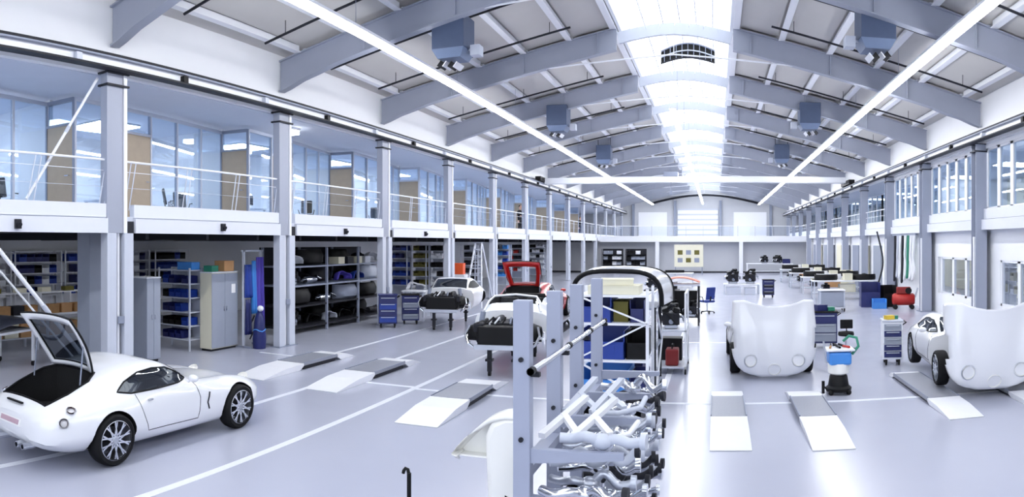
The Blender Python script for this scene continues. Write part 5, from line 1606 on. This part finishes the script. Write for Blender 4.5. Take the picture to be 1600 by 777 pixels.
MB().bx(-0.14, 0.14, -0.2, 0.2, 0, 0.36).build('can_body', mat('dark_red_paint', (120, 22, 22), 0.45, var=0.1), rc, bevel=0.03)
MB().tube([(0, -0.12, 0.36), (0, -0.1, 0.44), (0, 0.1, 0.44), (0, 0.12, 0.36)], 0.016, 8).build('handle', BLACK, rc)
MB().cyl((0, 0.16, 0.36), (0, 0.2, 0.43), 0.03, 10).build('spout', BLACK, rc)
engine('black engine on the middle shelf of the thin white frame trolley', (-1.0, 15.4, 0.95), 0.1, 0, None, False, 0.72)
# rack with a salmon panel further back
bench('tall parts table with a salmon coloured panel in the middle of the hall', (-1.2, 24.2, 0), 0, 1.35, 1.1, 1.42, STEELL, DARK, 0.3)
place_box(BLACK, (1.1, 0.35, 0.85), (-1.2, 24.55, 0.3), 0, 'large black case behind the engines below the salmon panel')
o = MB().loft([[(0.64 * v, -0.5 + 0.1 * k, 0.20 - 0.16 * v * v + 0.03 * math.sin(k * 0.5)) for v in [-1 + 0.2 * i for i in range(11)]] for k in range(11)], close=False, caps=False).build('car_bonnet', PINK, smooth=60, loc=(-1.2, 24.2, 1.43))
md = o.modifiers.new('solid', 'SOLIDIFY'); md.thickness = 0.03; md.offset = 1
tag(o, 'salmon coloured curved body panel lying on the tall parts table', 'car part')
engine('black engine on the shelf below the salmon panel', (-1.53, 23.98, 0.3), 0.05, 0, None, False, 0.75)
engine('black engine beside another on the shelf below the salmon panel', (-0.84, 23.98, 0.3), -0.05, 0, None, False, 0.75)
bench('table with dark parts in front of the salmon panel table', (-2.3, 29.6, 0), 0, 1.5, 0.8, 0.85, DARK, DARK, 0.3)
engine('black engine on the dark parts table', (-2.7, 29.6, 0.85), 0.2, 0, None, False, 0.8)
bumper('black bumper shell on the dark parts table', (-2.0, 29.6, 0.855), (0, 0, 0), BLACK, 0.7)
swivel_chair('blue workshop swivel chair on black base in the middle aisle', (-0.34, 27.9, 0), R(215), CLOTHB)
bench('white table with pale crates near the end of the hall', (-2.6, 44.0, 0), 0, 2.4, 1.0, 0.95, WHITE, STEELL, 0.3)
place_box(BLACK, (1.2, 0.5, 0.16), (-2.6, 44.0, 0.95), 0.1, 'flat black case on the white table near the end of the hall')
nb = thing('notice_board', 'cream notice board with small prints standing at the far end', 'board', (-2.4, 62.0, 0))
MB().bx(-1.3, 1.3, -0.03, 0.03, 0.7, 2.7).build('board_panel', CREAM, nb)
for x in (-1.2, 1.2):
    MB().bx(x - 0.04, x + 0.04, -0.3, 0.3, 0, 0.05).bx(x - 0.04, x + 0.04, -0.04, 0.04, 0.05, 0.7).build('stand', STEEL, nb)
for k in range(6):
    MB().bx(-1.0 + 0.75 * (k % 3), -0.55 + 0.75 * (k % 3), -0.04, -0.03, 1.1 + 0.7 * (k // 3), 1.5 + 0.7 * (k // 3)).build('print', OLIVE if k % 2 else STEEL, nb)

# ---- foreground white moulding and hook stand
fm = thing('fibreglass_moulding', 'white fibreglass moulding with a drooping scoop left of the nearest rack post', 'car part', (-1.42, 4.75, 0))
MB().prism([(-0.11, 0.04), (-0.15, 0.9), (-0.17, 1.30), (-0.175, 1.48), (-0.13, 1.585), (-0.03, 1.635), (0.08, 1.64), (0.12, 1.58), (0.14, 1.45), (0.12, 0.04)], 'y', -0.17, -0.03).build('leg_moulding', GEL, fm, smooth=40, bevel=0.045)
TOPC = [(0.08, 1.643), (-0.06, 1.635), (-0.17, 1.585), (-0.28, 1.49), (-0.37, 1.40), (-0.43, 1.33), (-0.435, 1.305), (-0.40, 1.295)]
BOT = [(-0.30, 1.292), (-0.15, 1.296)]
cur = [crom(TOPC, (len(TOPC) - 1) * k / 28) for k in range(29)]
MB().prism(cur + BOT + [(0.08, 1.3)], 'y', 0.03, 0.06).build('scoop_back', GEL, fm, smooth=40, bevel=0.01)
rows = [[(x, -0.17 + 0.13 * max(0.0, (-0.10 - x) / 0.33), z - 0.012) , (x, -0.10, z + 0.004), (x, 0.0, z + 0.006), (x, 0.06, z - 0.012)] for x, z in cur]
so = MB().loft(rows, close=False, caps=False).build('scoop', GEL, fm, smooth=70)
md = so.modifiers.new('solid', 'SOLIDIFY'); md.thickness = 0.02; md.offset = -1
lip = MB().loft([[(x, -0.06, 1.292), (x, 0.05, 1.292), (x, 0.05, 1.306), (x, -0.06, 1.306)] for x in (-0.41, -0.3, -0.2, -0.12)]).build('lower_lip', GEL, fm, bevel=0.004)
MB().bx(-0.14, 0.14, -0.2, 0.0, 0, 0.04).build('foot_block', BLACK, fm)
MB().cyl((0.02, -0.12, 1.05), (-0.03, -0.16, 1.05), 0.04, 10).bar((0.0, -0.13, 1.05), (0.14, -0.11, 1.07), 0.025).build('clamp', BLACK, fm)
hs = thing('hook_stand', 'slim black hook stand on the near floor', 'stand', (-2.27, 4.78, 0))
MB().lathe([(0.0, 0.0), (0.16, 0.0), (0.16, 0.02), (0.03, 0.04), (0.0, 0.04)], 20).build('base', BLACK, hs, smooth=40)
MB().cyl((0, 0, 0.03), (0, 0, 1.08), 0.017, 10).build('pole', BLACK, hs, smooth=40)
MB().tube([(0, 0, 1.06), (-0.01, 0, 1.105), (-0.03, 0, 1.11), (-0.045, 0, 1.09), (-0.05, 0, 1.07)], 0.014, 8).build('hook', BLACK, hs, smooth=60)
# ================================================================== RIGHT SIDE AND FAR THINGS
v = thing('vacuum_cleaner', 'workshop vacuum with black base, blue tank and tool tray by the middle car', 'vacuum', (2.31, 12.85, 0))
MB().lathe([(0.0, 0.06), (0.24, 0.06), (0.25, 0.12), (0.2, 0.16), (0.17, 0.34), (0.15, 0.36), (0.0, 0.36)], 20).build('motor_base', BLACK, v, smooth=40)
for k in range(4):
    a = PI / 4 + k * PI / 2
    MB().ball((0.24 * math.cos(a), 0.24 * math.sin(a), 0.05), 0.05, 10, 7).build('castor', BLACK, v, smooth=60)
MB().lathe([(0.13, 0.36), (0.20, 0.40), (0.21, 0.56), (0.20, 0.58)], 20).build('lower_tank', GEL, v, smooth=40)
MB().bx(-0.20, 0.22, -0.2, 0.2, 0.56, 0.80).build('blue_tank', BLUEL, v, bevel=0.04)
MB().bx(-0.26, 0.28, -0.22, 0.22, 0.82, 0.86).build('tool_tray', WHITE, v, bevel=0.01)
MB().tube([(0.24, -0.1, 0.75), (0.36, -0.12, 0.9), (0.34, -0.05, 1.05), (0.2, 0.0, 1.08), (0.1, 0.05, 0.98)], 0.028, 10).build('hose', GREEN, v, smooth=60)
MB().bar((-0.24, -0.05, 0.6), (-0.3, -0.1, 1.0), 0.03).build('handle', ALU, v)
MB().cyl((-0.32, -0.18, 0.05), (-0.32, -0.18, 0.28), 0.03, 10).build('nozzle', BLACK, v)
MB().bar((-0.24, -0.12, 0.1), (-0.32, -0.18, 0.2), 0.02).build('nozzle_clip', BLACK, v)
for k, (x, m, nm_) in enumerate(((-0.16, WOOD, 'wooden handled tool'), (-0.02, BLACK, 'black cordless drill'), (0.12, REDP, 'red handled tool'))):
    t = thing('hand_tool', nm_ + ' lying in the tray of the vacuum', 'tool', (2.31 + x, 12.85, 0.86), 0.4 * k)
    MB().cyl((-0.02, -0.12, 0.025), (0.02, 0.05, 0.025), 0.022, 8).build('grip', m, t)
    MB().bar((0.02, 0.05, 0.03), (0.04, 0.17, 0.05), 0.03, 0.04).build('head', DARK, t)

tool_cart('blue grey tool cart right of the middle white car', (2.95, 18.6, 0), R(-6), 0.68, 0.5, 1.0, BLUED, [LOCKER, LOCKER, BLUED], BLACK, 3)
place_box(BLUED, (0.3, 0.24, 0.16), (2.85, 18.6, 1.0), 0.3, 'dark blue case on the tool cart right of the middle white car')
place_box(GREEN, (0.18, 0.2, 0.1), (3.12, 18.55, 1.0), 0.1, 'small green box on the tool cart right of the middle white car')
t = thing('stool', 'black padded work stool beside the blue grey tool cart', 'stool', (3.42, 17.9, 0))
MB().lathe([(0.0, 0.40), (0.2, 0.40), (0.22, 0.44), (0.2, 0.50), (0.0, 0.51)], 18).build('seat', BLACK, t, smooth=40)
MB().cyl((0, 0, 0.08), (0, 0, 0.4), 0.025, 10).build('stem', CHROME, t)
MB().box((0.05, 0.2, 0.68), (0.34, 0.05, 0.24)).bar((0.05, 0.18, 0.42), (0.05, 0.2, 0.62), 0.03).build('backrest', BLACK, t, bevel=0.015)
for k in range(5):
    a = 2 * PI * k / 5
    MB().bar((0, 0, 0.09), (0.24 * math.cos(a), 0.24 * math.sin(a), 0.05), 0.035).ball((0.24 * math.cos(a), 0.24 * math.sin(a), 0.035), 0.035, 8, 6).build('foot', BLACK, t)
tool_cart('white tool cart with blue drawers left of the right edge car', (4.10, 15.75, 0), R(-8), 0.46, 0.55, 1.05, WHITE, [BLUED, BLUED, LOCKER, BLUED, LOCKER], STEELL, 5)
place_box(YELLOW, (0.2, 0.16, 0.09), (4.03, 15.7, 1.05), 0.3, 'yellow box on the white tool cart left of the right edge car')
place_box(GREEN, (0.14, 0.2, 0.07), (4.2, 15.8, 1.05), -0.3, 'green box on the white tool cart left of the right edge car')
place_box(PAPER, (0.24, 0.18, 0.05), (4.08, 15.95, 1.05), 0.0, 'white box at the back of the white tool cart')

# grey mesh crate on a trolley
t = thing('mesh_crate', 'grey mesh crate on a wheeled frame at the middle right', 'crate', (4.82, 28.5, 0), R(-3))
MB().bx(-0.5, 0.5, -0.38, 0.38, 0.14, 0.18).build('deck', WHITE, t)
for x in (-0.5, 0.5):
    for y in (-0.38, 0.38):
        MB().bx(x - 0.025, x + 0.025, y - 0.025, y + 0.025, 0.14, 0.86).build('upright', STEELL, t)
        MB().cyl((x - 0.02, y, 0.06), (x + 0.02, y, 0.06), 0.06, 12).bx(x - 0.03, x + 0.03, y - 0.02, y + 0.02, 0.06, 0.14).build('castor', BLACK, t)
for y in (-0.38, 0.38):
    MB().bx(-0.48, 0.48, y - 0.008, y + 0.008, 0.2, 0.82).build('side_panel', LOCKER, t)
for x in (-0.5, 0.5):
    MB().bx(x - 0.008, x + 0.008, -0.36, 0.36, 0.2, 0.82).build('end_panel', LOCKER, t)
MB().bx(-0.54, 0.54, -0.42, 0.42, 0.86, 0.9).build('rim', WHITE, t)
place_bin(BLUED, (6.85, 30.2, 0), R(-5), 'large dark blue waste bin below the right upper windows', None, (0.85, 0.8, 1.08), 'waste_bin')
place_bin(BLACK, (7.65, 30.0, 0), R(5), 'black waste bin between the blue bin and the red machine', None, (0.6, 0.6, 0.95), 'waste_bin')
place_bin(BLUEL, (7.05, 29.2, 0), R(-5), 'pale blue tub in front of the waste bins', None, (0.6, 0.45, 0.42), 'tub')
t = thing('compressor', 'red wheeled compressor beside the third right column', 'machine', (8.0, 28.7, 0), R(-10))
MB().lathe([(0.0, -0.5), (0.2, -0.48), (0.26, -0.4), (0.26, 0.4), (0.2, 0.48), (0.0, 0.5)], 20, Matrix.Translation((0, 0, 0.42)) @ Matrix.Rotation(R(90), 4, 'Y')).build('tank', REDP, t, smooth=40)
MB().bx(-0.3, 0.3, -0.16, 0.16, 0.66, 0.95).build('motor', mat('dark_red_motor', (140, 30, 26), 0.5, var=0.15), t, bevel=0.03)
MB().cyl((0.2, -0.2, 0.8), (0.2, 0.2, 0.8), 0.14, 16).build('flywheel', BLACK, t)
for x in (-0.36, 0.36):
    for y in (-0.2, 0.2):
        MB().cyl((x, y - 0.03, 0.1), (x, y + 0.03, 0.1), 0.1, 14).build('wheel', BLACK, t)
        MB().bar((x, y, 0.1), (x * 0.8, y * 0.5, 0.3), 0.04).build('bracket', DARK, t)
MB().tube([(0.5, -0.15, 0.5), (0.62, -0.15, 0.9), (0.62, 0.15, 0.9), (0.5, 0.15, 0.5)], 0.02, 8).build('handle', STEELL, t)
# hose bundle hanging from the right gallery
t = thing('hose_bundle', 'white and green hoses hanging in loops behind the red compressor', 'hoses', (8.7, 31.0, 3.27))
MB().bx(-0.05, 0.05, -1.9, 2.1, -0.08, 0).build('hanger_rail', STEEL, t)
for k in range(8):
    y = -1.7 + 0.45 * k
    q = random.Random(k)
    pts = [(0, y, -0.05), (-0.05, y + 0.12, -0.9 - 0.2 * q.random()), (0.0, y + 0.05, -1.6), (-0.06, y + 0.22, -2.3 + 0.3 * q.random()), (0.0, y + 0.34, -1.5), (0, y + 0.26, -0.05)]
    MB().tube([crom(pts, 5 * i / 30) for i in range(31)], 0.055, 8).build('hose', (WHITE, WHITE, GREEN, WHITE, DARK, WHITE, STEELL, DARK)[k], t, smooth=60)
for s in (0.0,):
    pts = [(7.9, 33.2, 3.4), (8.05, 32.6, 2.0), (7.7, 32.0, 1.0), (7.2, 31.4, 0.03)]
    o = MB().tube([Vector(crom(pts, 3 * i / 20)) - Vector((7.2, 31.4, 0)) for i in range(21)], 0.045, 8).build('exhaust_hose', DARK, smooth=60, loc=(7.2, 31.4, 0))
    MB().cyl((-0.06, 0, 0.0), (0.06, 0, 0.06), 0.07, 10).build('nozzle', BLACK, o)
    tag(o, 'dark extraction hose hanging down to the floor behind the blue bins', 'hose')

# long parts benches along the far right
GB = 'car parts on the far right benches'
for k, (x, y) in enumerate(((6.55, 34.6), (6.5, 38.6), (6.4, 43.8), (6.4, 50.0))):
    o_ = ORD[k]
    bench('white parts bench across the far right, %s from the viewpoint' % o_, (x, y, 0), 0, 3.4, 1.1, 0.95, WHITE, STEELL, 0.35)
    bumper('black bumper on the near left of the far right bench, %s from the viewpoint' % o_, (x - 0.95, y - 0.3, 0.955), (0, 0, R(6)), BLACK, 1.2, GB)
    bumper('white curved panel behind the black bumper, far right bench %s from the viewpoint' % o_, (x - 0.75, y + 0.22, 0.955), (0, 0, 0), CARW, 1.3, GB)
    bumper('black bumper on the right of the far right bench, %s from the viewpoint' % o_, (x + 0.95, y - 0.3, 0.955), (0, 0, R(-5)), BLACK, 1.2, GB)
    fender('black arch panel at the back of the far right bench, %s from the viewpoint' % o_, (x + 1.15, y + 0.3, 0.955), (0, 0, 0), BLACK, 1.0, GB)
    place_box(CREAM, (0.42, 0.4, 0.34), (x + 0.12, y - 0.1, 0.955), 0.1, 'cream carton in the middle of the far right bench, %s from the viewpoint' % o_, 'cartons on the far right benches')
    place_box(CARD if k % 2 else CREAM, (0.8, 0.6, 0.4), (x + 0.1, y, 0.352), 0.0, 'carton below the middle of the far right bench, %s from the viewpoint' % o_, 'cartons below the far right benches')
    engine('dark engine below the left of the far right bench, %s from the viewpoint' % o_, (x - 1.0, y, 0.352), 0.2, 0, GB, False, 0.62)
    pts = [(-0.35, 0, 0.06), (-0.1, 0.12, 0.14), (0.15, -0.08, 0.2), (0.35, 0.05, 0.06)]
    m_ = (BLACK, WHITE, DARK, BLACK)[k]
    o = MB().tube([crom(pts, 3 * j / 18) for j in range(19)], 0.05, 8).build('bent_tube', m_, smooth=60, loc=(x + 1.1, y, 0.36))
    MB().cyl((-0.39, 0, 0.06), (-0.33, 0, 0.06), 0.06, 10).build('end_collar', STEEL, o)
    tag(o, '%s bent tube below the right of the far right bench, %s from the viewpoint' % (('black', 'white', 'dark grey', 'black')[k], o_), 'tube', 'bent tubes below the far right benches')
place_box(CREAM, (0.9, 0.6, 0.7), (7.9, 41.2, 0), 0, 'cream crate against the far right wall', None)
place_box(CREAM, (0.7, 0.5, 0.5), (7.9, 41.2, 0.7), 0.1, 'smaller cream crate stacked on the cream crate by the far right wall', None)
# engines on stands in the far middle
bench('low white engine table in the far middle aisle', (1.45, 38.5, 0), 0, 2.0, 1.0, 0.58, WHITE, STEELL, None, 'engine_table')
engine('black engine on the left of the low white engine table', (0.95, 38.5, 0.58), 0.1, 0, None, False, 1.1)
engine('black engine on the right of the low white engine table', (1.95, 38.5, 0.58), -0.1, 0, None, False, 1.1)
place_box(STEELL, (0.8, 0.6, 0.4), (1.0, 38.3, 0), 0, 'silver crate below the left of the engine table')
place_box(STEELL, (0.6, 0.6, 0.36), (1.9, 38.3, 0), 0, 'silver crate below the right of the engine table')
tool_cart('dark blue cart beside the engines in the far middle aisle', (2.75, 36.0, 0), 0, 0.6, 0.5, 0.95, BLUED, [DARK, BLUED], BLACK, 4)
bench('white table at the far wall below the end mezzanine', (4.9, 62.5, 0), 0, 4.2, 1.2, 1.0, WHITE, WHITE, 0.3)
engine('black engine on the far white table below the mezzanine', (4.4, 62.4, 1.0), 0.2, 0)
engine('black engine near the middle of the far white table below the mezzanine', (5.6, 62.4, 1.0), 0.8, 0)
place_bin(BLUED, (6.4, 62.4, 1.0), 0, 'dark blue crate at the end of the far white table', None, (0.7, 0.6, 0.4), 'large_crate')
# low dark shelves at the far left below the mezzanine
for k, x in enumerate((-9.6, -7.4)):
    lv = [0.3, 0.8, 1.3, 1.8]
    shelf_unit('dark shelving below the mezzanine at the far end, %s from the left' % ORD[k], (x, 64.0, 0), 0, 1.9, 0.6, lv, 2.3, DARK, grp='far end shelving')
    fill_bins((x, 64.0, 0), 0, 1.9, lv, [BLACK, LOCKER, WHITE], ('left' if k == 0 else 'right') + ' dark far-end shelving', (0.4, 0.5, 0.32), 0.25)
# equipment behind the ground floor windows on the right
for k, (y, m) in enumerate(((17.8, DARK), (19.8, BLACK), (23.5, CREAM), (25.4, CREAM))):
    shelf_unit('pale shelving behind the right ground floor windows, %s from the viewpoint' % ORD[k], (11.2, y, 0), -PI / 2, 1.5, 0.5, [0.4, 0.9, 1.4, 1.9], 2.2, WHITE, grp='shelving behind the right windows')
    fill_bins((11.2, y, 0), -PI / 2, 1.5, [None, 0.9, 1.4], [m, LOCKER, m, WHITE], '%s unit behind the right windows' % ORD[k], (0.34, 0.4, 0.3), 0.25)
# ---- wall cameras / emergency lamps on the gallery fascia
for k, (y, z) in enumerate(((6.9, 3.2), (12.7, 3.22), (18.5, 3.2), (24.6, 3.2))):
    o = MB().bx(0, 0.07, -0.06, 0.06, -0.09, 0.09).cyl((0.07, 0, 0.0), (0.12, 0, -0.02), 0.045, 10).build('signal_lamp', DARK, loc=(-11.0, y, z))
    tag(o, 'small dark signal lamp on the left gallery fascia, %s from the viewpoint' % ORD[k], 'lamp', 'signal lamps on the left fascia')

# ================================================================== PEOPLE ON THE GALLERY
def person(label, loc, rz, shirt, trousers, arm_fwd):
    t = thing('person', label, 'person', loc, rz)
    J, E, Rr = [], [], []
    def j(p, r):
        J.append(p); Rr.append(r); return len(J) - 1
    def chain(ids):
        for a, b in zip(ids[:-1], ids[1:]): E.append((a, b))
    pel = j((0, 0, 0.95), 0.145); waist = j((0, 0, 1.10), 0.13); chest = j((0, 0.01, 1.30), 0.155); neckb = j((0, 0, 1.46), 0.075); neck = j((0, -0.01, 1.53), 0.052); head0 = j((0, -0.02, 1.57), 0.055)
    chain([pel, waist, chest, neckb, neck, head0])
    for s in (-1, 1):
        hip = j((s * 0.09, 0, 0.90), 0.095); kn = j((s * 0.10, -0.02, 0.50), 0.062); an = j((s * 0.10, 0.01, 0.10), 0.045); he = j((s * 0.10, -0.03, 0.045), 0.045); toe = j((s * 0.11, -0.17, 0.035), 0.036)
        chain([pel, hip, kn, an, he, toe])
        sh = j((s * 0.19, 0, 1.41), 0.062); el = j((s * 0.25, 0.02 - 0.05 * arm_fwd, 1.13), 0.045); wr = j((s * 0.22, -0.24 * arm_fwd, 1.13 - 0.24 * (1 - arm_fwd) + 0.0), 0.032)
        pa = j((s * 0.22, -0.32 * arm_fwd, 1.12 - 0.33 * (1 - arm_fwd)), 0.036)
        chain([chest, sh, el, wr, pa])
        for f in range(5):
            off = (f - 1.5) * 0.018 if f < 4 else -0.045
            ln = (0.07, 0.08, 0.075, 0.06, 0.045)[f]
            b = Vector(J[pa])
            d = Vector((0, -arm_fwd, -(1 - arm_fwd))).normalized()
            k1 = j(tuple(b + Vector((s * off, 0, 0)) + d * ln * 0.5), 0.009)
            k2 = j(tuple(b + Vector((s * off, 0, -0.01)) + d * ln), 0.008)
            chain([pa, k1, k2])
    me = bpy.data.meshes.new('body')
    me.from_pydata(J, E, [])
    o = bpy.data.objects.new('body', me); COL.objects.link(o); o.parent = t
    sk = o.modifiers.new('skin', 'SKIN')
    for i, r in enumerate(Rr):
        me.skin_vertices[0].data[i].radius = (r, r)
    me.skin_vertices[0].data[0].use_root = True
    o.modifiers.new('sub', 'SUBSURF').levels = 1
    o.modifiers['sub'].render_levels = 1
    bpy.context.view_layer.update()
    dg = bpy.context.evaluated_depsgraph_get()
    m2 = bpy.data.meshes.new_from_object(o.evaluated_get(dg))
    o.modifiers.clear(); o.data = m2
    m2.materials.clear()
    for m in (shirt, trousers, SKIN, BLACK): m2.materials.append(m)
    for p in m2.polygons:
        c = p.center
        arm_end = abs(c.x) > 0.15 and 0.7 < c.z < 1.2 and (c.y < -0.2 or c.z < 0.84)
        p.material_index = 2 if (c.z > 1.47 or arm_end) else (0 if c.z > 0.97 or (abs(c.x) > 0.19) else (3 if c.z < 0.09 else 1))
        p.use_smooth = True
    hd = MB().ball((0, -0.03, 1.66), (0.078, 0.095, 0.115), 16, 12).build('head', SKIN, t, smooth=80)
    MB().ball((0, -0.005, 1.69), (0.084, 0.092, 0.098), 16, 10).build('hair', HAIR, hd, smooth=80)
    MB().loft([[(-0.012, -0.118, 1.675), (0.012, -0.118, 1.675), (0.0, -0.12, 1.68)], [(-0.018, -0.12, 1.64), (0.018, -0.12, 1.64), (0, -0.142, 1.642)]]).build('nose', SKIN, hd)
    for s in (-1, 1):
        MB().ball((s * 0.03, -0.115, 1.665), (0.012, 0.008, 0.008), 8, 6).build('eye', BLACK, hd)
        MB().ball((s * 0.078, -0.02, 1.655), (0.012, 0.022, 0.032), 8, 6).build('ear', SKIN, hd)
    MB().bx(-0.024, 0.024, -0.118, -0.108, 1.605, 1.613).build('mouth', mat('lips', (170, 96, 90), 0.6), hd)
    return t
person('person in black clothes standing at the left gallery railing', (-11.9, 40.9, 3.4), R(70), CLOTHK, CLOTHK, 0.9)
person('person in dark top and jeans standing far along the left gallery', (-12.0, 60.4, 3.4), R(60), CLOTHK, DENIM, 0.2)
